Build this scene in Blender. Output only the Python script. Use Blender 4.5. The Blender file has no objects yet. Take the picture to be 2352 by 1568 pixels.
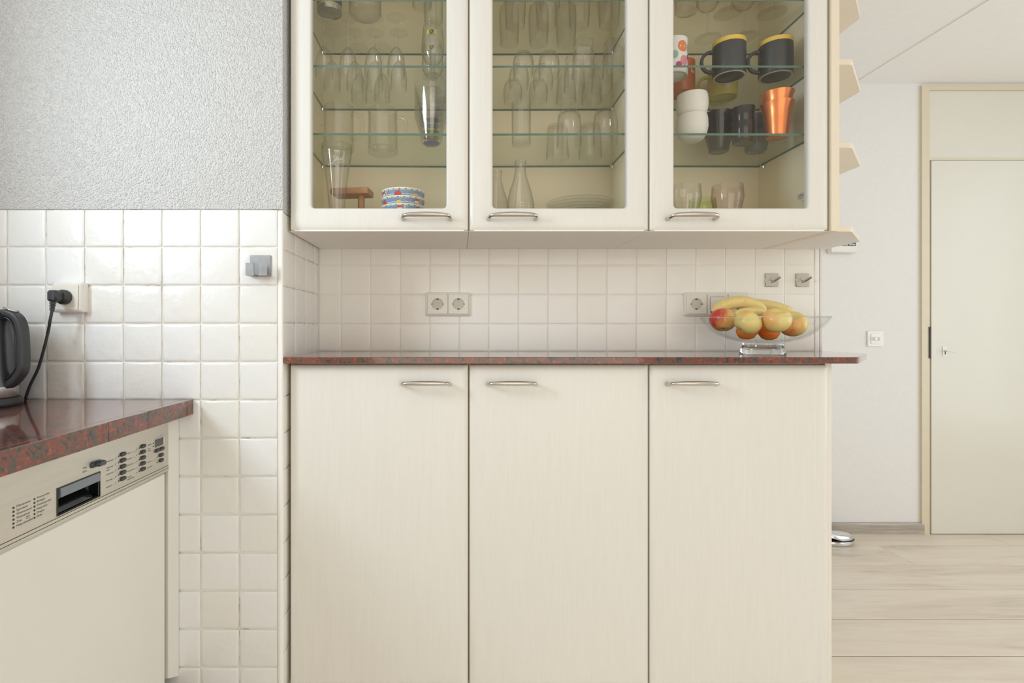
import bpy, math, random
from mathutils import Vector, Matrix
R = math.radians
random.seed(7)
scn = bpy.context.scene
COL = scn.collection

# ------------------------------------------------------------------ camera
H = 1.116                                    # eye height
cam_d = bpy.data.cameras.new('camera')
cam_d.sensor_width = 36.0
cam_d.lens = 1200 / 2352 * 36.0
cam_d.shift_x = (1176 - 1052) / 2352
cam_d.shift_y = (752 - 784) / 2352
cam_d.clip_start = 0.02
cam = bpy.data.objects.new('camera', cam_d)
cam.location = (0, 0, H); cam.rotation_euler = (R(90), 0, 0)
COL.objects.link(cam); scn.camera = cam

# ------------------------------------------------------------------ world, lights, exposure
world = bpy.data.worlds.new('daylight'); scn.world = world
world.use_nodes = True
bg = world.node_tree.nodes['Background']
bg.inputs[0].default_value = (0.85, 0.92, 1.0, 1); bg.inputs[1].default_value = 1.0

def area(name, loc, rot, sx, sy, watts, color):
    l = bpy.data.lights.new(name, 'AREA'); l.shape = 'RECTANGLE'
    l.size = sx; l.size_y = sy; l.energy = watts; l.color = color
    o = bpy.data.objects.new(name, l); o.location = loc; o.rotation_euler = rot
    COL.objects.link(o); return o
# daylight through the kitchen and living windows; the rear one is added warm fill
area('window_light_kitchen', (-1.345, 0.62, 1.66), (0, R(-90), 0), 0.50, 0.38, 20.5, (0.78, 0.91, 1.0))
area('window_light_living', (3.93, 0.55, 1.35), (0, R(90), 0), 1.9, 2.9, 46.0, (0.86, 0.94, 1.0))
area('fill_light_rear', (0.9, -2.63, 1.16), (R(90), 0, 0), 3.3, 2.1, 50.0, (1.0, 0.85, 0.635))  # unseen warm light added to lift shaded fronts, interiors and undersides

scn.view_settings.view_transform = 'Standard'
scn.view_settings.look = 'None'
scn.view_settings.gamma = 1.0
scn.view_settings.use_curve_mapping = False
scn.view_settings.exposure = -0.53
scn.cycles.use_denoising = True
scn.cycles.max_bounces = 8
scn.cycles.diffuse_bounces = 5
scn.cycles.glossy_bounces = 5
scn.cycles.transmission_bounces = 8
scn.cycles.transparent_max_bounces = 28
scn.cycles.caustics_reflective = False
scn.cycles.sample_clamp_indirect = 6.0

# ------------------------------------------------------------------ materials
M = {}
def nodes_of(name):
    m = bpy.data.materials.new(name); m.use_nodes = True
    nt = m.node_tree
    return m, nt, nt.nodes, nt.links, nt.nodes['Principled BSDF']
def ramp(nt, stops, inp):
    r = nt.nodes.new('ShaderNodeValToRGB'); e = r.color_ramp.elements
    while len(e) < len(stops): e.new(0.5)
    for k, (p, c) in enumerate(stops):
        e[k].position = p; e[k].color = (*c, 1)
    nt.links.new(inp, r.inputs[0]); return r
def coords(nt, scale=(1, 1, 1), kind='Object', rnd=False):
    t = nt.nodes.new('ShaderNodeTexCoord'); mp = nt.nodes.new('ShaderNodeMapping')
    mp.inputs['Scale'].default_value = scale
    nt.links.new(t.outputs[kind], mp.inputs['Vector'])
    if rnd:
        oi = nt.nodes.new('ShaderNodeObjectInfo'); mu = nt.nodes.new('ShaderNodeMath')
        mu.operation = 'MULTIPLY'; mu.inputs[1].default_value = 37.0
        nt.links.new(oi.outputs['Random'], mu.inputs[0])
        nt.links.new(mu.outputs[0], mp.inputs['Location'])
    return mp.outputs[0]
def noise(nt, vec, scale, detail=3, rough=0.5):
    n = nt.nodes.new('ShaderNodeTexNoise')
    n.inputs['Scale'].default_value = scale; n.inputs['Detail'].default_value = detail
    n.inputs['Roughness'].default_value = rough
    nt.links.new(vec, n.inputs['Vector']); return n
def bump(nt, height, dist, strength, bsdf):
    b = nt.nodes.new('ShaderNodeBump'); b.inputs['Distance'].default_value = dist
    b.inputs['Strength'].default_value = strength
    nt.links.new(height, b.inputs['Height']); nt.links.new(b.outputs[0], bsdf.inputs['Normal'])
def plain(name, col, rough=0.5, metal=0.0, spec=0.5, mottle=0.03, mscale=30, brush=None, bumpy=None):
    """a plain material with slight procedural mottling"""
    m, nt, N, L, b = nodes_of(name)
    b.inputs['Roughness'].default_value = rough; b.inputs['Metallic'].default_value = metal
    b.inputs['Specular IOR Level'].default_value = spec
    sc = brush if brush else (1, 1, 1)
    n = noise(nt, coords(nt, sc), mscale, 3)
    lo = tuple(max(0, c * (1 - mottle)) for c in col); hi = tuple(min(1, c * (1 + mottle)) for c in col)
    r = ramp(nt, [(0.3, lo), (0.7, hi)], n.outputs[0])
    L.new(r.outputs[0], b.inputs['Base Color'])
    if bumpy: bump(nt, n.outputs[0], bumpy, 0.6, b)
    M[name] = m; return m

plain('white_paint', (0.81, 0.80, 0.785), 0.75, mottle=0.015, mscale=90, bumpy=0.0012)
plain('ceiling_paint', (0.90, 0.88, 0.85), 0.9, mottle=0.01)
plain('door_paint', (0.745, 0.725, 0.64), 0.28, mottle=0.012, mscale=4)
plain('frame_paint', (0.72, 0.645, 0.49), 0.4, mottle=0.015)
plain('carcass', (0.95, 0.87, 0.66), 0.45, mottle=0.01, mscale=6)
plain('carcass_edge', (0.78, 0.66, 0.44), 0.5, mottle=0.01)
plain('underside', (0.92, 0.91, 0.87), 0.5, mottle=0.012)
plain('shelf_cream', (0.84, 0.76, 0.63), 0.4, mottle=0.012)
plain('plain_cream', (0.83, 0.81, 0.75), 0.35, mottle=0.012, mscale=8)
plain('trim_white', (0.92, 0.92, 0.90), 0.18, mottle=0.01)
plain('socket_plastic', (0.79, 0.77, 0.71), 0.25, mottle=0.01)
plain('white_plastic', (0.87, 0.87, 0.86), 0.3, mottle=0.01)
plain('black_plastic', (0.018, 0.020, 0.022), 0.28, mottle=0.1)
plain('soft_black', (0.035, 0.037, 0.04), 0.42, mottle=0.08)
plain('grey_plastic', (0.07, 0.08, 0.10), 0.22, mottle=0.06)
plain('lid_grey', (0.22, 0.24, 0.28), 0.25, mottle=0.04)
plain('recess_black', (0.008, 0.010, 0.010), 0.08, mottle=0.1)
plain('dark_slot', (0.05, 0.045, 0.04), 0.6, mottle=0.1)
plain('steel', (0.60, 0.58, 0.54), 0.30, 1.0, mottle=0.05, mscale=60, brush=(1, 0.04, 1.0))
plain('steel_dull', (0.33, 0.33, 0.34), 0.42, 0.9, mottle=0.12, mscale=40)
plain('nickel', (0.62, 0.59, 0.54), 0.27, 1.0, mottle=0.03, mscale=120)
plain('chrome', (0.78, 0.79, 0.81), 0.10, 1.0, mottle=0.02)
plain('kettle_steel', (0.55, 0.54, 0.52), 0.25, 1.0, mottle=0.04, mscale=80, brush=(1, 1, 0.05))
plain('kettle_grey', (0.13, 0.13, 0.14), 0.30, 0.8, mottle=0.05, mscale=80, brush=(1, 1, 0.05))
plain('panel_steel', (0.68, 0.65, 0.59), 0.38, 0.85, mottle=0.04, mscale=20, brush=(1, 0.3, 4))
plain('print_grey', (0.10, 0.095, 0.09), 0.6, mottle=0.02)
plain('button_dark', (0.045, 0.047, 0.044), 0.35, mottle=0.08)
plain('display', (0.10, 0.11, 0.10), 0.10, mottle=0.06)
plain('mug_charcoal', (0.040, 0.042, 0.045), 0.38, mottle=0.06)
plain('mug_yellow', (0.83, 0.55, 0.10), 0.3, mottle=0.04)
plain('mug_pale_yellow', (0.72, 0.60, 0.12), 0.3, mottle=0.05)
plain('mug_orange', (0.62, 0.14, 0.03), 0.3, mottle=0.06)
plain('mug_base', (0.62, 0.58, 0.50), 0.6, mottle=0.04)
plain('cup_black', (0.018, 0.017, 0.020), 0.10, mottle=0.08)
plain('cup_slate', (0.13, 0.16, 0.17), 0.22, mottle=0.06)
plain('cup_white', (0.84, 0.83, 0.78), 0.42, mottle=0.015)
plain('porcelain', (0.88, 0.88, 0.86), 0.15, mottle=0.01)
plain('copper', (0.86, 0.28, 0.10), 0.30, 0.85, mottle=0.05, mscale=60, brush=(1, 1, 0.1))
plain('beech', (0.52, 0.27, 0.13), 0.5, mottle=0.18, mscale=25, brush=(0.3, 1, 1))
plain('tin_plum', (0.085, 0.055, 0.055), 0.35, mottle=0.06)
plain('tin_gold', (0.70, 0.45, 0.08), 0.35, mottle=0.05)
plain('tin_metal', (0.42, 0.42, 0.36), 0.3, 0.8, mottle=0.06)
plain('ink_cream', (0.80, 0.76, 0.55), 0.5, mottle=0.02)
plain('ink_white', (0.80, 0.80, 0.78), 0.5, mottle=0.02)
plain('ink_gold', (0.62, 0.46, 0.04), 0.4, mottle=0.1)
plain('ink_navy', (0.05, 0.06, 0.10), 0.4, mottle=0.1)
plain('ink_blue', (0.22, 0.34, 0.52), 0.25, mottle=0.12, mscale=50)
plain('ink_red', (0.66, 0.07, 0.05), 0.25, mottle=0.08)
plain('ink_yellow', (0.82, 0.60, 0.16), 0.25, mottle=0.06)
plain('ink_orange', (0.86, 0.24, 0.07), 0.3, mottle=0.04)
plain('ink_mint', (0.32, 0.55, 0.42), 0.3, mottle=0.04)
plain('ink_magenta', (0.48, 0.05, 0.18), 0.3, mottle=0.06)
plain('ink_pink', (0.74, 0.28, 0.33), 0.3, mottle=0.15, mscale=200)
plain('tint_blue', (0.10, 0.14, 0.50), 0.2, mottle=0.05)
plain('tint_orange', (0.86, 0.42, 0.02), 0.2, mottle=0.05)
plain('tint_green', (0.36, 0.48, 0.10), 0.2, mottle=0.05)
plain('tint_teal', (0.25, 0.40, 0.42), 0.2, mottle=0.05)
plain('tint_mauve', (0.32, 0.20, 0.24), 0.2, mottle=0.05)
plain('stem_brown', (0.09, 0.06, 0.03), 0.8, mottle=0.2)
plain('stem_green', (0.24, 0.26, 0.06), 0.7, mottle=0.2)

# cream lacquer with an embossed vertical wood grain
m, nt, N, L, b = nodes_of('grained_cream')
b.inputs['Roughness'].default_value = 0.33
v = coords(nt, (1, 1, 0.045), rnd=True)
n1 = noise(nt, v, 130, 4, 0.6)
n2 = noise(nt, coords(nt, (1, 1, 0.12), rnd=True), 14, 2)
mx = nt.nodes.new('ShaderNodeMath'); mx.operation = 'ADD'
L.new(n1.outputs[0], mx.inputs[0]); L.new(n2.outputs[0], mx.inputs[1])
w = nt.nodes.new('ShaderNodeTexWave'); w.inputs['Scale'].default_value = 55; w.inputs['Distortion'].default_value = 9
w.inputs['Detail'].default_value = 2; w.inputs['Detail Scale'].default_value = 0.6
L.new(coords(nt, (1, 0.0, 0.16), rnd=True), w.inputs['Vector'])
mx2 = nt.nodes.new('ShaderNodeMath'); mx2.operation = 'MULTIPLY_ADD'; mx2.inputs[1].default_value = 0.5
L.new(w.outputs[1], mx2.inputs[0]); L.new(mx.outputs[0], mx2.inputs[2])
r = ramp(nt, [(0.25, (0.785, 0.778, 0.742)), (0.9, (0.83, 0.823, 0.79))], n1.outputs[0])
L.new(r.outputs[0], b.inputs['Base Color'])
bump(nt, mx2.outputs[0], 0.0006, 0.35, b)
M['grained_cream'] = m

# rough granular stucco
m, nt, N, L, b = nodes_of('stucco')
b.inputs['Roughness'].default_value = 0.9
v = coords(nt)
n1 = noise(nt, v, 260, 4, 0.65)
vo = nt.nodes.new('ShaderNodeTexVoronoi'); vo.inputs['Scale'].default_value = 230
L.new(v, vo.inputs['Vector'])
mx = nt.nodes.new('ShaderNodeMath'); mx.operation = 'SUBTRACT'
L.new(n1.outputs[0], mx.inputs[0]); L.new(vo.outputs['Distance'], mx.inputs[1])
r = ramp(nt, [(0.3, (0.82, 0.82, 0.82)), (0.7, (0.90, 0.90, 0.895))], n1.outputs[0])
L.new(r.outputs[0], b.inputs['Base Color'])
bump(nt, mx.outputs[0], 0.0062, 1.0, b)
M['stucco'] = m

def tile_mat(name, lo, hi, rough, bscale, bdist):
    m, nt, N, L, b = nodes_of(name)
    b.inputs['Roughness'].default_value = rough
    oi = nt.nodes.new('ShaderNodeObjectInfo')
    r = ramp(nt, [(0.1, lo), (0.9, hi)], oi.outputs['Random'])
    L.new(r.outputs[0], b.inputs['Base Color'])
    n = noise(nt, coords(nt, rnd=True), bscale, 2)
    bump(nt, n.outputs[0], bdist, 0.5, b)
    M[name] = m
tile_mat('tile_rustic', (0.82, 0.82, 0.795), (0.845, 0.862, 0.875), 0.26, 42, 0.0026)
tile_mat('tile_smooth', (0.89, 0.87, 0.82), (0.91, 0.90, 0.865), 0.20, 16, 0.0012)

# grout with grey and brown stains
m, nt, N, L, b = nodes_of('grout')
b.inputs['Roughness'].default_value = 0.85
n1 = noise(nt, coords(nt), 9, 5, 0.7)
n2 = noise(nt, coords(nt), 400, 3)
mxn = nt.nodes.new('ShaderNodeMath'); mxn.operation = 'MULTIPLY_ADD'; mxn.inputs[1].default_value = 0.25
L.new(n2.outputs[0], mxn.inputs[0]); L.new(n1.outputs[0], mxn.inputs[2])
r = ramp(nt, [(0.50, (0.86, 0.85, 0.82)), (0.70, (0.80, 0.77, 0.71)), (0.84, (0.34, 0.30, 0.24))], mxn.outputs[0])
L.new(r.outputs[0], b.inputs['Base Color'])
bump(nt, n2.outputs[0], 0.001, 0.5, b)
M['grout'] = m
plain('grout_white', (0.86, 0.85, 0.82), 0.7, mottle=0.03, mscale=300)

# polished red granite
m, nt, N, L, b = nodes_of('red_granite')
b.inputs['Roughness'].default_value = 0.09
b.inputs['Coat Weight'].default_value = 0.6; b.inputs['Coat Roughness'].default_value = 0.03; b.inputs['Coat IOR'].default_value = 1.5
v = coords(nt, rnd=True)
n1 = noise(nt, v, 75, 3, 0.5); n1.inputs['Distortion'].default_value = 1.2
vo = nt.nodes.new('ShaderNodeTexVoronoi'); vo.inputs['Scale'].default_value = 130
L.new(v, vo.inputs['Vector'])
bw = nt.nodes.new('ShaderNodeRGBToBW'); L.new(vo.outputs['Color'], bw.inputs[0])
ad = nt.nodes.new('ShaderNodeMath'); ad.operation = 'MULTIPLY_ADD'; ad.inputs[1].default_value = 0.16
L.new(bw.outputs[0], ad.inputs[0]); L.new(n1.outputs[0], ad.inputs[2])
r = ramp(nt, [(0.40, (0.035, 0.032, 0.030)), (0.50, (0.085, 0.070, 0.058)), (0.565, (0.095, 0.072, 0.058)), (0.59, (0.19, 0.042, 0.026)),
              (0.72, (0.25, 0.055, 0.032)), (0.84, (0.34, 0.12, 0.075))], ad.outputs[0])
L.new(r.outputs[0], b.inputs['Base Color'])
M['red_granite'] = m

# pale oak laminate
m, nt, N, L, b = nodes_of('pale_oak')
b.inputs['Roughness'].default_value = 0.38
v = coords(nt, (0.10, 1, 1), rnd=True)
n1 = noise(nt, v, 60, 6, 0.68); n1.inputs['Distortion'].default_value = 0.4
n2 = noise(nt, coords(nt, (0.16, 1, 1), rnd=True), 9, 4); n2.inputs['Distortion'].default_value = 0.7
mxn = nt.nodes.new('ShaderNodeMath'); mxn.operation = 'MULTIPLY_ADD'; mxn.inputs[1].default_value = 0.45
L.new(n1.outputs[0], mxn.inputs[0]); L.new(n2.outputs[0], mxn.inputs[2])
r = ramp(nt, [(0.46, (0.58, 0.51, 0.43)), (0.60, (0.74, 0.65, 0.54)), (0.78, (0.82, 0.74, 0.63)), (0.92, (0.78, 0.68, 0.55))], mxn.outputs[0])
L.new(r.outputs[0], b.inputs['Base Color'])
bump(nt, n1.outputs[0], 0.0005, 0.4, b)
M['pale_oak'] = m
m2, nt, N, L, b = nodes_of('grey_oak')
b.inputs['Roughness'].default_value = 0.4
n1 = noise(nt, coords(nt, (0.08, 1, 1)), 70, 5, 0.6)
r = ramp(nt, [(0.3, (0.33, 0.29, 0.25)), (0.7, (0.52, 0.47, 0.41))], n1.outputs[0])
L.new(r.outputs[0], b.inputs['Base Color'])
M['grey_oak'] = m2

def thin_glass(name, face, edge, refl0, refl1, power=3.0, rough=0.01):
    """clear glass sheet or wall: straight-through transmission plus Fresnel gloss"""
    m = bpy.data.materials.new(name); m.use_nodes = True
    nt = m.node_tree; nt.nodes.clear(); L = nt.links
    out = nt.nodes.new('ShaderNodeOutputMaterial'); mix = nt.nodes.new('ShaderNodeMixShader')
    tr = nt.nodes.new('ShaderNodeBsdfTransparent'); gl = nt.nodes.new('ShaderNodeBsdfGlossy')
    gl.inputs['Roughness'].default_value = rough
    lw = nt.nodes.new('ShaderNodeLayerWeight'); lw.inputs['Blend'].default_value = 0.5
    pw = nt.nodes.new('ShaderNodeMath'); pw.operation = 'POWER'; pw.inputs[1].default_value = power
    L.new(lw.outputs['Facing'], pw.inputs[0])
    mr = nt.nodes.new('ShaderNodeMapRange'); mr.inputs['To Min'].default_value = refl0; mr.inputs['To Max'].default_value = refl1
    L.new(pw.outputs[0], mr.inputs['Value'])
    r = nt.nodes.new('ShaderNodeValToRGB')
    r.color_ramp.elements[0].color = (*face, 1); r.color_ramp.elements[1].color = (*edge, 1)
    L.new(pw.outputs[0], r.inputs[0]); L.new(r.outputs[0], tr.inputs[0])
    L.new(mr.outputs[0], mix.inputs[0]); L.new(tr.outputs[0], mix.inputs[1]); L.new(gl.outputs[0], mix.inputs[2])
    L.new(mix.outputs[0], out.inputs[0]); M[name] = m
thin_glass('clear_glass', (0.990, 0.990, 0.985), (0.76, 0.76, 0.70), 0.045, 0.55, 3.5)
thin_glass('pane_glass', (0.993, 0.995, 0.993), (0.80, 0.86, 0.82), 0.025, 0.5, 4.0)
thin_glass('sheet_glass', (0.975, 0.985, 0.975), (0.80, 0.87, 0.81), 0.03, 0.25, 4.0)
thin_glass('bowl_glass', (0.996, 0.998, 0.998), (0.86, 0.90, 0.90), 0.02, 0.4, 6.0)
thin_glass('cup_glass', (0.994, 0.994, 0.992), (0.88, 0.89, 0.87), 0.03, 0.35, 4.0)
thin_glass('pink_glass', (0.975, 0.945, 0.935), (0.70, 0.62, 0.58), 0.04, 0.4)
thin_glass('green_glass', (0.92, 0.96, 0.78), (0.62, 0.70, 0.38), 0.04, 0.4)
plain('glass_edge', (0.10, 0.19, 0.145), 0.15, mottle=0.15, mscale=20)
m, nt, N, L, b = nodes_of('solid_glass')
b.inputs['Transmission Weight'].default_value = 1.0; b.inputs['Roughness'].default_value = 0.0
b.inputs['IOR'].default_value = 1.45; b.inputs['Base Color'].default_value = (0.97, 0.985, 0.985, 1)
M['solid_glass'] = m

# fruit skins
def apple_mat(name, ang, amount):
    m, nt, N, L, b = nodes_of(name)
    b.inputs['Roughness'].default_value = 0.28
    t = nt.nodes.new('ShaderNodeTexCoord')
    dot = nt.nodes.new('ShaderNodeVectorMath'); dot.operation = 'DOT_PRODUCT'
    dot.inputs[1].default_value = (math.cos(ang) * 13, math.sin(ang) * 13, 5)
    L.new(t.outputs['Object'], dot.inputs[0])
    n = noise(nt, coords(nt, (1, 1, 0.35)), 45, 4)
    ad = nt.nodes.new('ShaderNodeMath'); ad.operation = 'MULTIPLY_ADD'; ad.inputs[1].default_value = 0.7
    L.new(n.outputs[0], ad.inputs[0]); L.new(dot.outputs['Value'], ad.inputs[2])
    r = ramp(nt, [(0.30 - amount + 0.15, (0.82, 0.68, 0.25)), (0.62 - amount + 0.15, (0.84, 0.42, 0.14)), (0.85 - amount + 0.15, (0.60, 0.06, 0.05))], ad.outputs[0])
    L.new(r.outputs[0], b.inputs['Base Color']); M[name] = m
apple_mat('apple_rosy', R(170), 0.30)
apple_mat('apple_pale', R(150), -0.30)
apple_mat('apple_blush', R(190), -0.10)
apple_mat('apple_golden', R(215), -0.06)
m, nt, N, L, b = nodes_of('banana_skin')
b.inputs['Roughness'].default_value = 0.45
n = noise(nt, coords(nt), 60, 5, 0.7)
r = ramp(nt, [(0.25, (0.55, 0.36, 0.08)), (0.40, (0.84, 0.66, 0.26)), (0.7, (0.86, 0.72, 0.32))], n.outputs[0])
L.new(r.outputs[0], b.inputs['Base Color']); M['banana_skin'] = m
m, nt, N, L, b = nodes_of('mandarin_skin')
b.inputs['Roughness'].default_value = 0.4
n = noise(nt, coords(nt), 260, 3)
r = ramp(nt, [(0.3, (0.80, 0.19, 0.015)), (0.7, (0.90, 0.27, 0.03))], n.outputs[0])
L.new(r.outputs[0], b.inputs['Base Color']); bump(nt, n.outputs[0], 0.001, 0.4, b); M['mandarin_skin'] = m

# ------------------------------------------------------------------ mesh helpers
def rrect(x0, x1, z0, z1, r, n=4):
    pts = []
    for cx, cz, a0 in ((x1 - r, z1 - r, 0), (x0 + r, z1 - r, 90), (x0 + r, z0 + r, 180), (x1 - r, z0 + r, 270)):
        for k in range(n + 1):
            a = R(a0 + 90 * k / n); pts.append((cx + r * math.cos(a), cz + r * math.sin(a)))
    return pts

class MB:
    def __init__(s): s.v = []; s.f = []; s.mi = []
    def add(s, vs, fs, mi=0):
        o = len(s.v); s.v += [tuple(p) for p in vs]
        s.f += [tuple(i + o for i in f) for f in fs]; s.mi += [mi] * len(fs); return s
    def box(s, x0, x1, y0, y1, z0, z1, mi=0):
        vs = [(x, y, z) for z in (z0, z1) for y in (y0, y1) for x in (x0, x1)]
        return s.add(vs, [(0, 2, 3, 1), (4, 5, 7, 6), (0, 1, 5, 4), (2, 6, 7, 3), (0, 4, 6, 2), (1, 3, 7, 5)], mi)
    def loft(s, loops, cap0=True, cap1=True, closed=False, mi=0):
        n = len(loops[0]); vs = [p for l in loops for p in l]; fs = []
        rng = range(len(loops)) if closed else range(len(loops) - 1)
        for k in rng:
            k2 = (k + 1) % len(loops)
            for i in range(n):
                j = (i + 1) % n; fs.append((k * n + i, k * n + j, k2 * n + j, k2 * n + i))
        if cap0 and not closed: fs.append(tuple(reversed(range(n))))
        if cap1 and not closed: fs.append(tuple(range((len(loops) - 1) * n, len(loops) * n)))
        return s.add(vs, fs, mi)
    def bbox(s, x0, x1, y0, y1, z0, z1, b=0.003, mi=0):
        """box with chamfered edges all round"""
        def lp(i, z): return [(x, y, z) for x, y in ((x0 + i, y0 + b), (x0 + b, y0 + i), (x1 - b, y0 + i), (x1 - i, y0 + b),
                                                      (x1 - i, y1 - b), (x1 - b, y1 - i), (x0 + b, y1 - i), (x0 + i, y1 - b))]
        return s.loft([lp(b * .99, z0), lp(0, z0 + b), lp(0, z1 - b), lp(b * .99, z1)], mi=mi)
    def prism(s, poly, z0, z1, b=0.0, mi=0):
        if not b: return s.loft([[(x, y, z0) for x, y in poly], [(x, y, z1) for x, y in poly]], mi=mi)
        cx = sum(p[0] for p in poly) / len(poly); cy = sum(p[1] for p in poly) / len(poly)
        def ins(d):
            o = []
            for x, y in poly:
                dx, dy = cx - x, cy - y; l = math.hypot(dx, dy) or 1; o.append((x + dx / l * d, y + dy / l * d))
            return o
        return s.loft([[(x, y, z0) for x, y in ins(b)], [(x, y, z0 + b) for x, y in poly],
                       [(x, y, z1 - b) for x, y in poly], [(x, y, z1) for x, y in ins(b)]], mi=mi)
    def lathe(s, prof, n=32, c=(0, 0, 0), mi=0, sq=None):
        """surface of revolution of (radius, height) points; sq = superellipse power per ring"""
        vs = []; fs = []; idx = []
        for q, (r, z) in enumerate(prof):
            if r < 1e-6: idx.append([len(vs)]); vs.append((c[0], c[1], c[2] + z)); continue
            ring = []
            for i in range(n):
                a = 2 * math.pi * i / n; k = 1.0
                if sq and sq[q]:
                    p = sq[q]; k = (abs(math.cos(a)) ** p + abs(math.sin(a)) ** p) ** (-1 / p)
                ring.append(len(vs)); vs.append((c[0] + r * k * math.cos(a), c[1] + r * k * math.sin(a), c[2] + z))
            idx.append(ring)
        for A, B in zip(idx, idx[1:]):
            if len(A) == 1 and len(B) == 1: continue
            for i in range(n):
                j = (i + 1) % n
                if len(A) == 1: fs.append((A[0], B[j], B[i]))
                elif len(B) == 1: fs.append((A[i], A[j], B[0]))
                else: fs.append((A[i], A[j], B[j], B[i]))
        return s.add(vs, fs, mi)
    def sweep(s, pts, sect, up=(0, 0, 1), scale=None, cap=True, mi=0):
        """sweep a 2D section along a path; sect x -> sideways (t x up), y -> up"""
        pts = [Vector(p) for p in pts]; U = Vector(up); loops = []
        for k, p in enumerate(pts):
            t = (pts[min(k + 1, len(pts) - 1)] - pts[max(k - 1, 0)]).normalized()
            a = t.cross(U)
            if a.length < 1e-5: a = t.cross(Vector((1, 0.01, 0)))
            a.normalize(); bb = a.cross(t).normalized(); q = scale[k] if scale else 1.0
            loops.append([tuple(p + a * x * q + bb * y * q) for x, y in sect])
        return s.loft(loops, cap, cap, mi=mi)
    def tube(s, pts, rad, n=10, up=(0, 0, 1), cap=True, mi=0):
        sect = [(math.cos(2 * math.pi * i / n), math.sin(2 * math.pi * i / n)) for i in range(n)]
        rr = rad if isinstance(rad, (list, tuple)) else [rad] * len(pts)
        return s.sweep(pts, sect, up, rr, cap, mi)
    def disc(s, c, r, n=20, axis='z', mi=0):
        vs = []
        for i in range(n):
            a = 2 * math.pi * i / n; u, w = r * math.cos(a), r * math.sin(a)
            vs.append({'z': (c[0] + u, c[1] + w, c[2]), 'y': (c[0] + u, c[1], c[2] + w), 'x': (c[0], c[1] + u, c[2] + w)}[axis])
        return s.add(vs, [tuple(range(n))], mi)
    def mesh(s, name, mats, smooth=40):
        me = bpy.data.meshes.new(name); me.from_pydata(s.v, [], s.f); me.validate()
        for mm in (mats if isinstance(mats, (list, tuple)) else [mats]): me.materials.append(M[mm])
        if len(me.polygons) == len(s.mi): me.polygons.foreach_set('material_index', s.mi)
        import bmesh
        bm = bmesh.new(); bm.from_mesh(me); bmesh.ops.recalc_face_normals(bm, faces=bm.faces); bm.to_mesh(me); bm.free()
        if smooth:
            me.polygons.foreach_set('use_smooth', [True] * len(me.polygons)); me.set_sharp_from_angle(angle=R(smooth))
        me.update(); return me
    def build(s, name, mats, parent=None, loc=None, smooth=40):
        return link(name, s.mesh(name, mats, smooth), parent, loc)

def link(name, me, parent=None, loc=None):
    o = bpy.data.objects.new(name, me); COL.objects.link(o)
    if loc: o.location = loc
    if parent: o.parent = parent
    return o
def thing(name, label, cat, loc=(0, 0, 0), rz=0.0, group=None):
    o = bpy.data.objects.new(name, None); o.empty_display_size = 0.02; COL.objects.link(o)
    o.location = loc; o.rotation_euler = (0, 0, rz)
    return tag(o, label, cat, group)
def tag(o, label, cat, group=None):
    o['label'] = label; o['category'] = cat
    if group: o['group'] = group
    return o
def struct(o, label=None):
    o['kind'] = 'structure'
    if label: o['label'] = label
    return o
def copy_tree(o, parent=None):
    c = o.copy(); COL.objects.link(c); c.parent = parent
    for ch in list(o.children): copy_tree(ch, c)
    return c
def place(root, loc, rz=None, label=None, group=None):
    c = copy_tree(root); c.location = loc
    if rz is not None: c.rotation_euler = (0, 0, rz)
    if label: c['label'] = label
    if group: c['group'] = group
    return c
def drop(root):
    for ch in list(root.children): drop(ch)
    bpy.data.objects.remove(root)
def catmull(pts, m=6):
    P = [Vector(p) for p in pts]; out = []
    for i in range(len(P) - 1):
        a, b_, c, d = P[max(i - 1, 0)], P[i], P[i + 1], P[min(i + 2, len(P) - 1)]
        for k in range(m):
            t = k / m
            out.append(0.5 * ((2 * b_) + (c - a) * t + (2 * a - 5 * b_ + 4 * c - d) * t * t + (3 * b_ - a - 3 * c + d) * t ** 3))
    out.append(P[-1]); return out
def wrap(mb, rfun, u, z, shape, mi=0, off=0.0006):
    """lay a flat shape (list of (du, dz)) on a surface of revolution, u = angle from the -Y side"""
    vs = []
    for du, dz in [(0, 0)] + shape:
        r = rfun(z + dz) + off; a = u + du / max(r, 1e-4)
        vs.append((r * math.sin(a), -r * math.cos(a), z + dz))
    n = len(shape); mb.add(vs, [(0, 1 + i, 1 + (i + 1) % n) for i in range(n)], mi)
def ell(rx, rz, n=14, ph=0): return [(rx * math.cos(2 * math.pi * i / n + ph), rz * math.sin(2 * math.pi * i / n + ph)) for i in range(n)]
def rect(w, h): return [(-w / 2, -h / 2), (0, -h / 2), (w / 2, -h / 2), (w / 2, 0), (w / 2, h / 2), (0, h / 2), (-w / 2, h / 2), (-w / 2, 0)]
def interp(prof):
    """radius as a function of height for an outer profile"""
    q = sorted((z, r) for r, z in prof)
    def f(z):
        for (z0, r0), (z1, r1) in zip(q, q[1:]):
            if z0 <= z <= z1: return r0 + (r1 - r0) * ((z - z0) / (z1 - z0) if z1 > z0 else 0)
        return q[0][1] if z < q[0][0] else q[-1][1]
    return f
def text_mesh(s, size, mat, extrude=0.0):
    cu = bpy.data.curves.new('lettering', 'FONT'); cu.body = s; cu.size = size; cu.extrude = extrude
    cu.resolution_u = 2
    o = bpy.data.objects.new('lettering', cu); COL.objects.link(o)
    bpy.context.view_layer.update()
    me = bpy.data.meshes.new_from_object(o.evaluated_get(bpy.context.evaluated_depsgraph_get()))
    bpy.data.objects.remove(o); bpy.data.curves.remove(cu)
    me.materials.clear(); me.materials.append(M[mat]); return me

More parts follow.
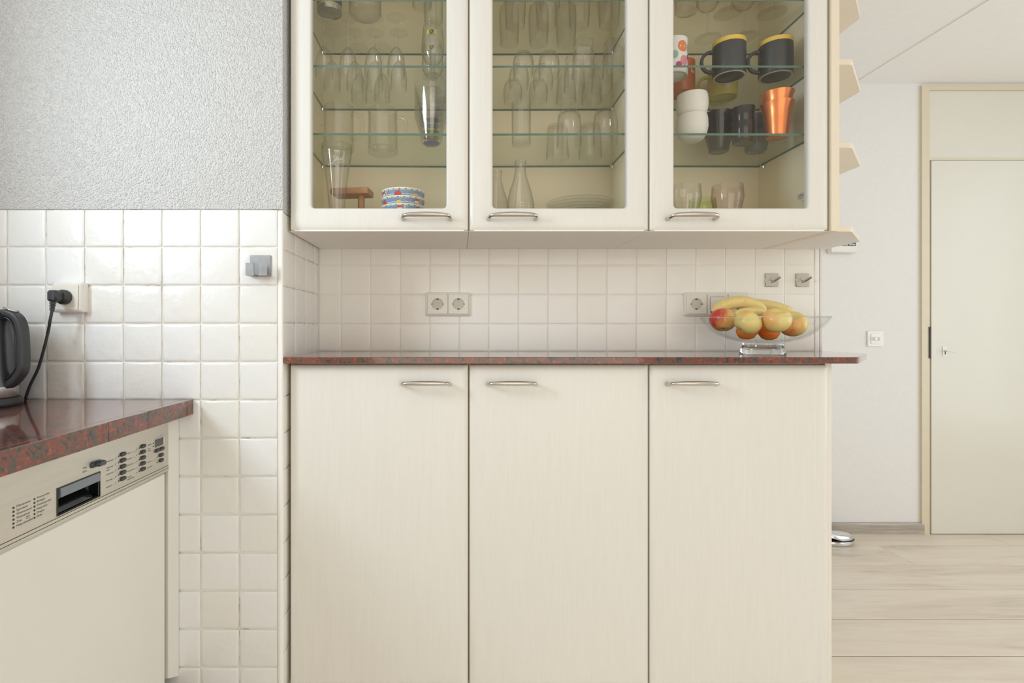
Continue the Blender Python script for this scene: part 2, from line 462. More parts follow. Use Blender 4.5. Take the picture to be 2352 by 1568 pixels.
# ------------------------------------------------------------------ the setting: floor, walls, ceiling
YF, YB, YL, CEIL = 2.838, 1.780, 1.418, 2.445
XL, XR, YR = -1.33, 3.90, -2.60
XRET, XEND = -0.475, 1.232

plain('floor_base', (0.40, 0.33, 0.26), 0.6, mottle=0.05)
fl = struct(MB().box(XL - .1, XR + .1, YR - .1, YF + .1, -0.08, -0.003).build('floor', 'floor_base', smooth=0), 'pale oak laminate floor of long planks')
k = 0; y1 = YF + 0.072
while y1 > -2.5:
    y0 = y1 - 0.227
    joints = {0: [0.9, 2.84], 1: [0.75, 2.154, 3.5], 2: [0.2, 1.02, 3.02], 3: [0.6, 3.2], 4: [0.3, 0.98, 3.1]}.get(k, [0.4 + 0.3 * (k % 3), 2.0 + .2 * (k % 2)])
    xs = [XL] + joints + [XR]
    for xa, xb in zip(xs, xs[1:]):
        ya, yb = y0 + .0016, min(y1, YF) - .0016
        w_, d_ = (xb - xa) / 2 - .0007, (yb - ya) / 2
        MB().bbox(-w_, w_, -d_, d_, -0.003, 0.0, 0.0014).build('plank', 'pale_oak', fl, ((xa + xb) / 2, (ya + yb) / 2, 0), 0)
    y1 = y0; k += 1

struct(MB().box(XL - .2, 2.15, YR - .2, YF + .2, CEIL, CEIL + .1).box(2.15, XR + .2, YR - .2, YF + .2, CEIL - .005, CEIL + .1)
       .build('ceiling', 'ceiling_paint', smooth=0), 'white plastered ceiling with one straight joint')

# stucco wall facing the room, tiled below
wl = struct(MB().box(XL - .2, -0.479, 1.4225, 1.95, 0, CEIL).build('wall_left', 'grout', smooth=0), 'white stucco wall with rustic square tiles below')
MB().box(XL - .2, XRET - .001, 1.4175, 1.4225, H + 0.3215, CEIL).box(-0.479, XRET - .001, 1.4225, YB, H + 0.3145, CEIL).build('stucco_coat', 'stucco', wl, smooth=0)

def rustic_tile(w, h, t, seed):
    rnd = random.Random(seed); q = 4; outer = []
    cs = [(-w / 2, -h / 2), (w / 2, -h / 2), (w / 2, h / 2), (-w / 2, h / 2)]
    for (xa, za), (xb, zb) in zip(cs, cs[1:] + cs[:1]):
        for i in range(q):
            f = i / q; outer.append((xa + (xb - xa) * f + rnd.uniform(-.0006, .0006), za + (zb - za) * f + rnd.uniform(-.0006, .0006)))
    def ins(d):
        return [(x * (1 - 2 * d / w), z * (1 - 2 * d / h)) for x, z in outer]
    mb = MB()
    mb.loft([[(x, t, z) for x, z in outer], [(x, t * .45, z) for x, z in outer], [(x, t * .12, z) for x, z in ins(.0022)],
             [(x, 0, z) for x, z in ins(.006)]], cap0=False)
    return mb
LP, LR = 0.105, 0.1037
left_meshes = [rustic_tile(0.1005, 0.0992, 0.005, s).mesh('tile', 'tile_rustic', 50) for s in range(4)]
rowz = H + 0.3215
for i in range(14):
    zc = rowz - LR * (i + .5)
    for j in range(8):
        xa = -0.4894 - LP * (j + 1); xc = xa + LP / 2
        if zc < H - 0.20 and j > 2: continue
        if zc - LR / 2 < -0.02: continue
        link('tile', random.choice(left_meshes), wl, (xc, YL, zc))
# return of the wall beside the cabinets
ys = [1.4215, 1.5255, 1.6265, 1.7275, YB - .001]
for j, (ya, yb) in enumerate(zip(ys, ys[1:])):
    for i in range(13):
        zt = H + 0.314 - .1005 * i
        if j > 0 and i > 3: continue
        zb = zt - .1005
        if zb < 0: continue
        mb = rustic_tile(yb - ya - .002, zt - zb - .002, .004, 90 + j)
        mb.v = [(-y, x, z) for x, y, z in mb.v]
        link('tile', mb.mesh('tile', 'tile_smooth', 50), wl, (XRET, (ya + yb) / 2, (zt + zb) / 2))

# tiled back wall
wb = struct(MB().box(-0.479, XEND, 1.7820, 1.90, 0, CEIL).build('wall_back', 'grout_white', smooth=0), 'pale smooth-tiled wall behind the granite top')
xs = [XRET + .001, -0.399] + [-0.399 + 0.1008 * k for k in range(1, 17)]
zs = [H + .313, H + .2125, H + .112, H + .0115, H - .0805, H - .18]
cache = {}
for xa, xb in zip(xs, xs[1:]):
    for zt, zb in zip(zs, zs[1:]):
        w_, h_ = round(xb - xa - .0026, 4), round(zt - zb - .0026, 4)
        vr = random.randrange(3)
        if (w_, h_, vr) not in cache: cache[(w_, h_, vr)] = rustic_tile(w_, h_, .0019, int(w_ * 9000) + vr).mesh('tile', 'tile_smooth', 50)
        link('tile', cache[(w_, h_, vr)], wb, ((xa + xb) / 2, YB, (zt + zb) / 2))
MB().box(XEND - .0005, XEND + .006, 1.776, 1.90, 0, CEIL).build('plaster_edge', 'white_paint', wb, smooth=0)

# white corner trims
def trim_bar(mb, x0, x1, yfront, yback, z0, z1):
    loops = []
    prof = [(x0, yback), (x0, yfront + .003), (x0 + .002, yfront + .0008), ((x0 + x1) / 2, yfront), (x1 - .002, yfront + .0008), (x1, yfront + .003), (x1, yback)]
    mb.loft([[(x, y, z0) for x, y in prof], [(x, y, z1) for x, y in prof]])
    return mb
struct(trim_bar(MB(), -0.4885, -0.4755, 1.4155, 1.4224, 0, H + .316).build('trim_1', 'trim_white'), 'white plastic corner trim beside the rustic tiles')
struct(trim_bar(MB(), 1.2142, XEND - .0006, 1.777, 1.7819, H - .2, H + .30).build('trim_2', 'trim_white'), 'white trim closing the tiled back wall')

# far wall with door, other walls with windows, rear opening added for fill light
struct(MB().box(XEND - .6, 2.509, YF, YF + .12, 0, CEIL).box(2.509, XR, YF, YF + .12, 2.418, CEIL).box(3.50, XR, YF, YF + .12, 0, 2.418)
       .build('wall_far', 'white_paint', smooth=0), 'white painted wall of the next room')
struct(MB().box(XEND - .6, XEND - .05, 1.90, YF + .12, 0, CEIL).build('wall_hall', 'white_paint', smooth=0), 'white wall behind the kitchen partition')
def wall_x(name, x0, x1, ya, yb, wy0, wy1, wz0, wz1, label):
    return struct(MB().box(x0, x1, ya, wy0, 0, CEIL).box(x0, x1, wy1, yb, 0, CEIL).box(x0, x1, wy0, wy1, 0, wz0).box(x0, x1, wy0, wy1, wz1, CEIL)
                  .build(name, 'white_paint', smooth=0), label)
wall_x('wall_window', XL - .12, XL, YR, 1.4225, 0.41, 0.83, 1.39, 1.93, 'white side wall with the kitchen window')
wall_x('wall_right', XR, XR + .12, YR, YF + .1, -0.95, 2.05, 0.35, 2.35, 'white wall with the wide living room window')
struct(MB().box(XL, -0.8, YR - .12, YR, 0, CEIL).box(2.6, XR, YR - .12, YR, 0, CEIL).box(-0.8, 2.6, YR - .12, YR, 0, .06).box(-0.8, 2.6, YR - .12, YR, 2.26, CEIL)
       .build('wall_rear', 'white_paint', smooth=0), 'white rear wall with an opening for the added fill light')
def win_frame(name, c, w_, h_, axis, label):
    mb = MB(); t = .05
    for a0, a1, b0, b1 in ((-w_/2, w_/2, -h_/2, -h_/2 + t), (-w_/2, w_/2, h_/2 - t, h_/2), (-w_/2, -w_/2 + t, -h_/2 + t, h_/2 - t), (w_/2 - t, w_/2, -h_/2 + t, h_/2 - t)):
        if axis == 'x': mb.box(-.02, .02, a0, a1, b0, b1)
        else: mb.box(a0, a1, -.02, .02, b0, b1)
    return struct(mb.build(name, 'trim_white', None, c, 0), label)
win_frame('window_1', (XL - .06, .62, 1.66), .42, .54, 'x', 'white frame of the kitchen window')
win_frame('window_2', (XR + .06, .55, 1.35), 3.0, 2.0, 'x', 'white frame of the living room window')
win_frame('fill_frame', (.9, YR - .06, 1.16), 3.4, 2.2, 'y', 'white frame added around the rear fill light')  # unseen frame, added to go with the rear fill light
struct(MB().loft([[(x, y, z) for y, z in ((YF - .0005, 0), (YF - .016, 0), (YF - .016, .048), (YF - .010, .059), (YF - .0005, .059))] for x in (XEND - .04, 2.520)])
       .build('baseboard_far', 'grey_oak', smooth=0), 'grey oak skirting board along the white wall')

dr = bpy.data.objects.new('door_1', None); COL.objects.link(dr); dr.location = (2.55, YF, 0); struct(dr, 'cream flush door with a closed panel above')
MB().box(-.041, 0, -.014, .06, 0, 2.425).box(0, .93, -.014, .06, 2.400, 2.425).box(0, .93, -.012, .06, 2.020, 2.030).build('door_frame', 'frame_paint', dr, smooth=0)
MB().box(.002, .93, -.004, .03, 2.0305, 2.3995).build('transom_panel', 'door_paint', dr, smooth=0)
leaf = MB().bbox(.004, .89, -.020, .02, .003, 2.017, .002).build('door_leaf', 'door_paint', dr)
lk = MB().bbox(.062, .086, -.024, -.0201, .963, 1.012, .001).build('lock_plate', 'white_plastic', leaf)
MB().box(-.006, .0035, -.0185, -.006, .95, 1.12).build('strike_plate', 'dark_slot', dr, smooth=0)
MB().tube([(.074, -.024, .989), (.074, -.045, .989)], .004, 8, (0, 0, 1)).tube([(.060, -.045, .990), (.078, -.045, .990), (.105, -.048, .986)], .003, 8, (0, 0, 1)).build('door_handle', 'nickel', leaf)
MB().box(.0715, .0765, -.0243, -.0238, .970, .984).build('keyhole', 'dark_slot', leaf, smooth=0)

# ------------------------------------------------------------------ cabinets
DF = 1.446                                            # front of the cabinet doors
def solid_door(x0, x1, z0, z1):
    lo = []
    for i, d in ((0, .020), (0, .0095), (.0015, .0065), (.005, .0040), (.010, .0020), (.017, .0006), (.026, 0)):
        lo.append([(x, DF + d, z) for x, z in rrect(x0 + i, x1 - i, z0 + i, z1 - i, .004 + i * .3, 3)])
    return MB().loft(lo)
def frame_door(x0, x1, z0, z1, o):
    lo = []
    for i, d in ((0, .020), (0, .0095), (.0015, .0065), (.005, .0040), (.010, .0020), (.017, .0006), (.026, 0)):
        lo.append([(x, DF + d, z) for x, z in rrect(x0 + i, x1 - i, z0 + i, z1 - i, .006 + i * .3, 4)])
    for e, d in ((.007, 0), (.003, .0012), (.0008, .004), (0, .008), (0, .020)):
        lo.append([(x, DF + d, z) for x, z in rrect(o[0] - e, o[1] + e, o[2] - e, o[3] + e, .009 + e, 4)])
    return MB().loft(lo, closed=True)
def make_handle(parent, x, z):
    h = .0655
    pts = [(-h, 0, -.004), (-h, -.012, -.004), (-h * .985, -.022, -.002), (-h * .93, -.030, 0), (-h * .80, -.035, .0010), (-h * .45, -.038, .0018), (0, -.039, .002),
           (h * .45, -.038, .0018), (h * .80, -.035, .0010), (h * .93, -.030, 0), (h * .985, -.022, -.002), (h, -.012, -.004), (h, 0, -.004)]
    rad = [.0052, .0048, .0048, .0047, .0052, .0064, .0068, .0064, .0052, .0047, .0048, .0048, .0052]
    pts = catmull(pts, 3); rr = []
    for i in range(len(rad) - 1): rr += [rad[i] + (rad[i + 1] - rad[i]) * k_ / 3 for k_ in range(3)]
    rr.append(rad[-1])
    if 'handle' not in cache: cache['handle'] = MB().tube(pts, rr, 12).mesh('handle', 'nickel')
    o = link('handle', cache['handle'], parent, (x, DF + .0006, z)); o['label'] = 'brushed nickel bow handle'
    return o

CX = [-0.4687, 0.0300, 0.5310, 1.0313]
base_lab = ['cream base cabinet beside the white corner trim', 'middle cream base cabinet under the granite bar top', 'cream base cabinet with its side open to the floor']
hb = [-0.0885, 0.1480, 0.6435]
for k in range(3):
    x0, x1 = CX[k] + .0005, CX[k + 1] - .0005
    t = thing('base_cabinet', base_lab[k], 'cabinet', ((x0 + x1) / 2, DF, 0), group='base cabinets under the granite bar top')
    off = Vector((-(x0 + x1) / 2, -DF, 0))
    def sub(mb): mb.v = [(p[0] + off[0], p[1] + off[1], p[2]) for p in mb.v]; return mb
    xe = x1 + (.0075 if k == 2 else 0)
    sub(MB().box(x0, x0 + .016, DF + .022, 1.7755, .1, H - .0985)).build('side_panel', 'carcass_edge', t, smooth=0)
    sub(MB().box(xe - .018, xe, DF + (.006 if k == 2 else .022), 1.7755, .1 if k < 2 else 0, H - .0985)).build('side_panel', 'plain_cream' if k == 2 else 'carcass_edge', t, smooth=0)
    sub(MB().box(x0 + .016, xe - .018, DF + .022, 1.775, .1, .116).box(x0 + .016, xe - .018, 1.767, 1.775, .116, H - .0985).box(x0 + .016, xe - .018, DF + .022, DF + .12, H - .115, H - .0985)).build('carcass', 'carcass', t, smooth=0)
    sub(MB().box(x0, x1 - (.012 if k == 2 else 0), DF + .06, DF + .076, 0, .0995)).build('plinth', 'plain_cream', t, smooth=0)
    d = sub(solid_door(x0 + .002, x1 - .002, .112, H - .1032)).build('door', 'grained_cream', t)
    hd = make_handle(d, hb[k] + off[0], H - .1525); hd.location.y += off[1]

S0, S1, S2, S3 = H + .2855, H + .927, H + .739, H + .5476
ZB, ZT = H + .2675, 2.235
opn = [(-0.406, -0.0325), (0.0964, 0.4675), (0.5988, 0.9710)]
hu = [-0.0868, 0.1500, 0.6440]
wall_lab = ['glazed wall cabinet beside the stucco wall, holding flutes and patterned bowls', 'middle glazed wall cabinet filled with clear tumblers and bottles',
            'glazed wall cabinet holding charcoal mugs and copper cups']
for k in range(3):
    x0, x1 = CX[k] + .0005, CX[k + 1] - .0005
    t = thing('wall_cabinet', wall_lab[k], 'cabinet', ((x0 + x1) / 2, DF, ZB), group='glazed wall cabinets')
    off = Vector((-(x0 + x1) / 2, -DF, -ZB))
    def sub(mb): mb.v = [(p[0] + off[0], p[1] + off[1], p[2] + off[2]) for p in mb.v]; return mb
    for xa in (x0, x1 - .014):
        sub(MB().box(xa, xa + .014, DF + .0225, 1.7765, ZB + .001, ZT)).build('side_panel', 'carcass', t, smooth=0)
    sub(MB().box(x0 + .014, x1 - .014, 1.768, 1.7765, S0, ZT - .018)).build('back_panel', 'carcass', t, smooth=0)
    sub(MB().box(x0 + .014, x1 - .014, DF + .0225, 1.7765, S0 - .012, S0)).build('floor_panel', 'carcass', t, smooth=0)
    sub(MB().box(x0, x1, DF + .006, 1.779, ZB, ZB + .0009).box(x0 + .014, x1 - .014, DF + .006, 1.779, ZB + .0009, ZB + .0058)).build('bottom_panel', 'underside', t, smooth=0)
    sub(MB().box(x0 + .014, x1 - .014, DF + .0225, 1.7765, ZT - .018, ZT)).build('top_panel', 'carcass', t, smooth=0)
    o = (*opn[k], H + .3314, ZT - .066)
    d = sub(frame_door(x0 + .002, x1 - .002, ZB + .002, ZT - .002, o)).build('door', 'grained_cream', t)
    pg = sub(MB().box(o[0] - .0004, o[1] + .0004, DF + .011, DF + .0145, o[2] - .0004, o[3] + .0004)).build('pane', 'pane_glass', d, smooth=0)
    pg['label'] = 'clear glass door pane'
    hd = make_handle(d, hu[k] + off[0], H + .3035); hd.location.y += off[1]; hd.location.z += off[2]
    for q, zt in enumerate((S3, S2, S1)):
        xa, xb, ya, yb = x0 + .0152, x1 - .0152, 1.474, 1.7672
        mb = MB(); tilt = (-.0022, .0018, -.0008)[k]
        vs = [(x, y, z + (tilt if x > (xa + xb) / 2 else -tilt) * .5) for z in (zt - .006, zt) for y in (ya, yb) for x in (xa, xb)]
        mb.add(vs, [(0, 2, 3, 1), (4, 5, 7, 6)], 0); mb.add(vs, [(0, 1, 5, 4), (2, 6, 7, 3), (0, 4, 6, 2), (1, 3, 7, 5)], 1)
        sh = sub(mb).build('shelf', ['sheet_glass', 'glass_edge'], t, smooth=0); sh['label'] = 'green-edged glass shelf'
        for xs_, sg in ((xa, 1), (xb, -1)):
            for yy in (1.500, 1.735):
                sub(MB().box(*sorted((xs_ - sg * .0011, xs_ + sg * .012)), yy - .004, yy + .004, zt - .0115, zt - .0066)
                    .tube([(xs_ + sg * .003, yy, zt - .0115), (xs_ + sg * .002, yy, zt - .018)], [.0035, .002], 8, (0, 1, 0))).build('shelf_pin', 'chrome', sh, smooth=0)
    for zz in (S0 + .067, S3 + .03, S3 + .125, S2 + .03, S2 + .125):
        for xs_, sg in ((x0 + .0140, 1), (x1 - .0140, -1)):
            for yy in (1.500, 1.735):
                if abs(zz - S0) > 1: continue
                mb = MB(); mb.disc((xs_ + sg * .0004, yy, zz), .0026, 8, 'x'); sub(mb).build('pin_hole', 'dark_slot', t, smooth=0)
    if k == 2:
        # hinge arm on the inner side with its embossed maker plate
        hg = sub(MB().bbox(x1 - .030, x1 - .0142, 1.478, 1.545, H + .378, H + .394, .002).box(x1 - .026, x1 - .0145, 1.478, 1.53, H + .370, H + .378)).build('hinge', 'socket_plastic', t)
        me = text_mesh('Alfinoc', .0125, 'print_grey')
        tx = link('hinge_lettering', me, hg, (x1 - .0303 + off[0], 1.537 + off[1], H + .3815 + off[2]))
        tx.rotation_euler = Matrix(((0, 0, -1), (-1, 0, 0), (0, 1, 0))).to_euler()

# open end unit with chamfered shelves
t = thing('end_shelf_unit', 'open cream end unit with chamfered corner shelves', 'shelf unit', (1.0335, DF, ZB))
MB().box(0, .022, .0, .333, 0, ZT - ZB).build('end_panel', 'shelf_cream', t, smooth=0)
for zt in (.0075, .2423, .4745, .703):
    pl = [(.0222, .014), (.060, .014), (.067, .015), (.0725, .0195), (.2195, .182), (.2205, .190), (.2205, .333), (.0222, .333)]
    s_ = MB().prism(pl, zt - .0075, zt + .0085, .0012).build('shelf', 'shelf_cream' if zt > .01 else 'underside', t)
    if zt < .01:
        s_.data.materials.append(M['shelf_cream'])
        for p in s_.data.polygons:
            if abs(p.normal.z) < .8: p.material_index = 1

# granite bar top
TZ = H - .0803
pl = [(-.4740, 1.420), (1.083, 1.420), (1.090, 1.4215), (1.0960, 1.427), (1.261, 1.612), (1.2655, 1.625), (1.2655, 1.7795), (-.4740, 1.7795)]
lo = []
for z, i in ((TZ - .0180, .0018), (TZ - .0165, 0), (TZ - .0018, 0), (TZ, .0018)):
    lo.append([(x + (i if x < 0 else (-i if x > 1.08 else 0)), y + (i if y < 1.43 else 0), z) for x, y in pl])
wt = MB(); wt.loft(lo)
tag(wt.build('granite_worktop', 'red_granite', smooth=30), 'polished red granite bar top with a chamfered end, over the base cabinets', 'worktop')

# ------------------------------------------------------------------ left counter run with dishwasher
CZ = H - .194
ct = thing('granite_counter', 'red granite counter with a jointed edge strip, above the dishwasher', 'worktop', (-1.02, .8, CZ))
def rel(mb, c): mb.v = [(x - c[0], y - c[1], z - c[2]) for x, y, z in mb.v]; return mb
cc = (-1.02, .8, CZ)
rel(MB().bbox(XL + .001, -.7385, .15, 1.4165, CZ - .030, CZ, .0008), cc).build('slab', 'red_granite', ct)
for ya, yb in ((.15, 1.0727), (1.0735, 1.2085), (1.2092, 1.4165)):
    rel(MB().bbox(-.7382, -.7173, ya, yb, CZ - .041, CZ, .0008), cc).build('edge_strip', 'red_granite', ct)

XP = -0.756
dw = thing('dishwasher', 'built-in dishwasher with a steel control panel and cream door', 'dishwasher', (XP - .28, 1.064, 0))
dc = (XP - .28, 1.064, 0)
Y0, Y1 = .764, 1.3635
rel(MB().box(XP - .56, XP - .022, Y0 + .002, Y1 - .002, .10, H - .2365), dc).build('body', 'grey_plastic', dw, smooth=0)
HY0, HY1, HZ0, HZ1 = .986, 1.101, H - .3545, H - .3045
# control panel as a frame around the grip recess
pm = MB()
for ya, yb, za, zb in ((Y0, Y1, HZ1, H - .2365), (Y0, Y1, H - .3585, HZ0), (Y0, HY0, HZ0, HZ1), (HY1, Y1, HZ0, HZ1)):
    pm.box(XP - .02, XP, ya, yb, za, zb)
cp = rel(pm, dc).build('control_panel', 'panel_steel', dw, smooth=0)
rel(MB().box(XP - .02, XP + .0012, Y0, Y1, H - .3648, H - .3594), dc).build('steel_strip', 'panel_steel', dw, smooth=0)
rel(MB().box(XP - .02, XP + .0012, Y0, Y1, H - .3725, H - .3660), dc).build('steel_strip', 'panel_steel', dw, smooth=0)
rel(MB().box(XP - .02, XP - .001, Y0, Y1, H - .3662, H - .3585), dc).build('strip_groove', 'dark_slot', dw, smooth=0)
rel(MB().bbox(XP - .021, XP - .0005, Y0 + .003, Y1 - .014, .16, H - .3745, .003), dc).build('door', 'plain_cream', dw)
# grip recess
rc = MB()
d_ = .034
rc.box(XP - d_ - .002, XP - d_, HY0, HY1, HZ0, HZ1)
rc.box(XP - d_, XP - .002, HY0 - .001, HY0 + .001, HZ0, HZ1).box(XP - d_, XP - .002, HY1 - .001, HY1 + .001, HZ0, HZ1).box(XP - d_, XP - .002, HY0, HY1, HZ0 - .001, HZ0 + .001).box(XP - d_, XP - .002, HY0, HY1, HZ1 - .001, HZ1 + .001)
gr = rel(rc, dc).build('grip_recess', 'recess_black', dw, smooth=0)
rm = MB(); a = .0016
for ya, yb, za, zb in ((HY0 - a, HY1 + a, HZ1, HZ1 + a), (HY0 - a, HY1 + a, HZ0 - a, HZ0), (HY0 - a, HY0, HZ0, HZ1), (HY1, HY1 + a, HZ0, HZ1)):
    rm.box(XP - .001, XP + .0015, ya, yb, za, zb)
rel(rm, dc).build('grip_rim', 'black_plastic', gr, smooth=0)
fl_ = MB(); prof = [(XP + .001, HZ1 - .001), (XP + .0025, HZ1 - .010), (XP + .002, HZ1 - .018), (XP - .002, HZ1 - .0185), (XP - .004, HZ1 - .001)]
fl_.loft([[(x, y, z) for x, z in prof] for y in (HY0 + .006, HY1)])
rel(fl_, dc).build('grip_flap', 'lid_grey', gr)
sc_ = MB()
sc_.loft([[(XP - .030 + .026 * math.sin(q / 8 * math.pi / 2) , y, HZ0 + .030 - .028 * math.sin(q / 8 * math.pi / 2 )) for q in range(9)] + [(XP - .032, y, HZ0 + .002)] for y in (HY0 + .004, HY1 - .012)])
rel(sc_, dc).build('grip_scoop', 'recess_black', gr, smooth=60)

ROT = Matrix(((0, 0, 1), (1, 0, 0), (0, 1, 0)))
def print_on_panel(s, y, z, size=.0052):
    me = text_mesh(s, size, 'print_grey')
    o = link('panel_lettering', me, cp, (XP + .0002 - dc[0], y - dc[1], z)); o.rotation_euler = ROT.to_euler(); return o
def print_line(y0, y1, z):
    rel(MB().box(XP - .0001, XP + .0002, y0, y1, z, z + .0004), dc).build('panel_line', 'print_grey', cp, smooth=0)
def pill(yc, zc, w_=.0185, h_=.0088, depth=.004, mat='button_dark', name='button'):
    lo = []
    for e, x in ((0, XP), (0, XP + depth * .7), (.0012, XP + depth)):
        lo.append([(x, y, z) for y, z in rrect(yc - w_ / 2 + e, yc + w_ / 2 - e, zc - h_ / 2 + e, zc + h_ / 2 - e, h_ / 2 - e - .0001, 4)])
    mb = MB().loft(lo)
    return rel(mb, dc).build(name, mat, cp, smooth=45)
def led(yc, zc, r=.0017):
    mb = MB(); mb.lathe([(r, 0), (r, .0006), (0, .0008)], 10)
    mb.v = [(XP + z, yc + x, zc + y) for x, y, z in mb.v]
    rel(mb, dc).build('indicator_light', 'button_dark', cp, smooth=0)
for i, (wd, tmp) in enumerate((('Universeel', '55°'), ('Universeel', '55°'), ('Universeel', '65°'), ('Normaal', '65°'), ('Intensief', '75°'))):
    z = H - .2850 - .01375 * i
    pill(1.1775, z); led(1.164, z - .002)
    print_on_panel(wd, 1.1225, z - .0055); print_on_panel(tmp, 1.1515, z - .0045, .0046); print_line(1.1225 + .0021 * len(wd) + .003, 1.150, z - .0055)
    if i == 1: print_on_panel('extra', 1.1225, z - .0105)
for i, (wd, tmp) in enumerate((('Spaar', '45°'), ('Speciaal', '45°'), ('Extra kort', '45°'), ('Voorspoelen', ''), ('Zonder', ''))):
    z = H - .2840 - .01375 * i
    pill(1.2525, z); led(1.239, z - .002)
    print_on_panel(wd, 1.194, z - .0055)
    if tmp: print_on_panel(tmp, 1.2265, z - .0045, .0046)
    if i < 4: print_line(1.194 + .0021 * len(wd) + .003, 1.2255 if tmp else 1.234, z - .0055)
    else: print_on_panel('verwarming', 1.194, z - .0105); led(1.230, z - .003, .0012)
mb = MB().bbox(XP - .001, XP + .0008, 1.303, 1.3395, H - .2995, H - .2795, .0006)
rel(mb, dc).build('display_window', 'display', cp)
rel(MB().box(XP, XP + .0016, 1.3395, 1.3412, H - .2998, H - .2788).box(XP, XP + .0016, 1.3015, 1.3412, H - .2795, H - .2788), dc).build('display_bezel', 'white_plastic', cp, smooth=0)
pill(1.3115, H - .3085, .019); pill(1.3315, H - .3085, .019)
for i, wd in enumerate(('Top Solo', 'Start/Einde')):
    z = H - .3238 - .0135 * i
    pill(1.329, z, .0175); led(1.3125, z - .002); print_on_panel(wd, 1.270, z - .006, .0048)
print_line(1.288, 1.309, H - .3300)
led(1.2965, H - .2870); led(1.2965, H - .2950)
print_on_panel('Resttijd', 1.274, H - .2885, .0046); print_on_panel('Voor-', 1.274, H - .2975, .0046); print_on_panel('keuze', 1.274, H - .3025, .0046)
print_on_panel('h', 1.308, H - .2765, .004); print_on_panel('min', 1.325, H - .2755, .004)
pill(1.090, H - .284, .034, .0125, .003); pill(1.095, H - .284, .022, .0115, .013, 'grey_plastic')
print_on_panel('I-Aan', 1.052, H - .2855, .0058); print_on_panel('0-Uit', 1.052, H - .293, .0058)
for i, wd in enumerate(('Filtersysteem', 'Sproeiarm', 'Watertoevoer', 'Waterafvoer', 'Zout', 'Naspoelmiddel')):
    z = H - .3065 - .00667 * i
    led(.8885, z, .0019); print_on_panel(wd, .8945, z - .0012, .0056)
for i, wd in enumerate(('Voorspoelen', 'Reinigen', 'Tussenspoelen', 'Naspoelen', 'Drogen', 'Einde')):
    z = H - .3060 - .00667 * i
    led(.9325, z, .0019); print_on_panel(wd, .9375, z - .0012, .0056)
rg = MB(); n = 20
rg.loft([[(XP + .0002, .9185 + q * .0046 * math.cos(2 * math.pi * i / n), H - .3325 + q * .0032 * math.sin(2 * math.pi * i / n)) for i in range(n)] for q in (1, .88)], False, False)
rel(rg, dc).build('panel_emblem', 'print_grey', cp, smooth=0); print_on_panel('PC', .9160, H - .3339, .0042)

fp = MB()
fp.loft([[(x, y, z) for y, z in ((1.3645, .20), (1.4165, .172), (1.4165, H - .2365), (1.3645, H - .2365))] for x in (XP - .018, XP - .001)])
tag(fp.build('filler_panel', 'plain_cream', smooth=0), 'narrow cream filler panel between dishwasher and tiled wall', 'panel')

# ------------------------------------------------------------------ kettle, cord and sockets
kt = thing('electric_kettle', 'steel electric kettle with a thick black loop handle', 'kettle', (-1.178, 1.283, CZ), 0)
MB().lathe([(0, .0), (.084, .0), (.087, .004), (.087, .012), (.080, .021), (0, .021)], 48).build('power_base', 'black_plastic', kt)
MB().lathe([(.0, .0215), (.077, .0215), (.080, .026), (.0795, .050), (0, .050)], 48).build('steel_band', 'kettle_steel', kt)
MB().lathe([(.0, .0502), (.0792, .0502), (.077, .10), (.072, .20), (.070, .212), (.0, .212)], 48).build('body', 'kettle_grey', kt)
MB().lathe([(.0725, .2125), (.0735, .2175), (.069, .230), (.045, .238), (0, .240)], 48).build('lid', 'black_plastic', kt)
path = catmull([(.045, 0, .2275), (.075, 0, .2290), (.097, 0, .217), (.1075, 0, .190), (.1105, 0, .150), (.1115, 0, .112), (.109, 0, .090), (.098, 0, .072), (.086, 0, .060), (.070, 0, .050)], 5)
sect = rrect(-.009, .009, -.014, .014, .006, 4)
MB().sweep(path, sect, (0, 1, 0)).build('loop_handle', 'soft_black', kt)
ip = catmull([(.060, 0, .2180), (.076, 0, .2175), (.0885, 0, .208), (.0975, 0, .187), (.1005, 0, .15), (.1015, 0, .114), (.0995, 0, .095), (.0905, 0, .0800), (.079, 0, .069)], 5)
MB().sweep(ip, rrect(-.0022, .0022, -.0120, .0120, .002, 3), (0, 1, 0)).build('handle_grip', 'black_plastic', kt)
o = MB().bbox(-.015, .015, -.010, .010, 0, .004, .0019).build('lid_button', 'nickel', kt, (.080, 0, .2365)); o.rotation_euler = (0, R(20), 0)
o = MB().loft([[(x, y, z) for x, y, z in ((-.070, -.016, zt), (-.070, .016, zt), (-.088 - dx, .004, zt), (-.088 - dx, -.004, zt))] for zt, dx in ((.17, -.012), (.205, .004), (.214, .008))]).build('spout', 'kettle_steel', kt)

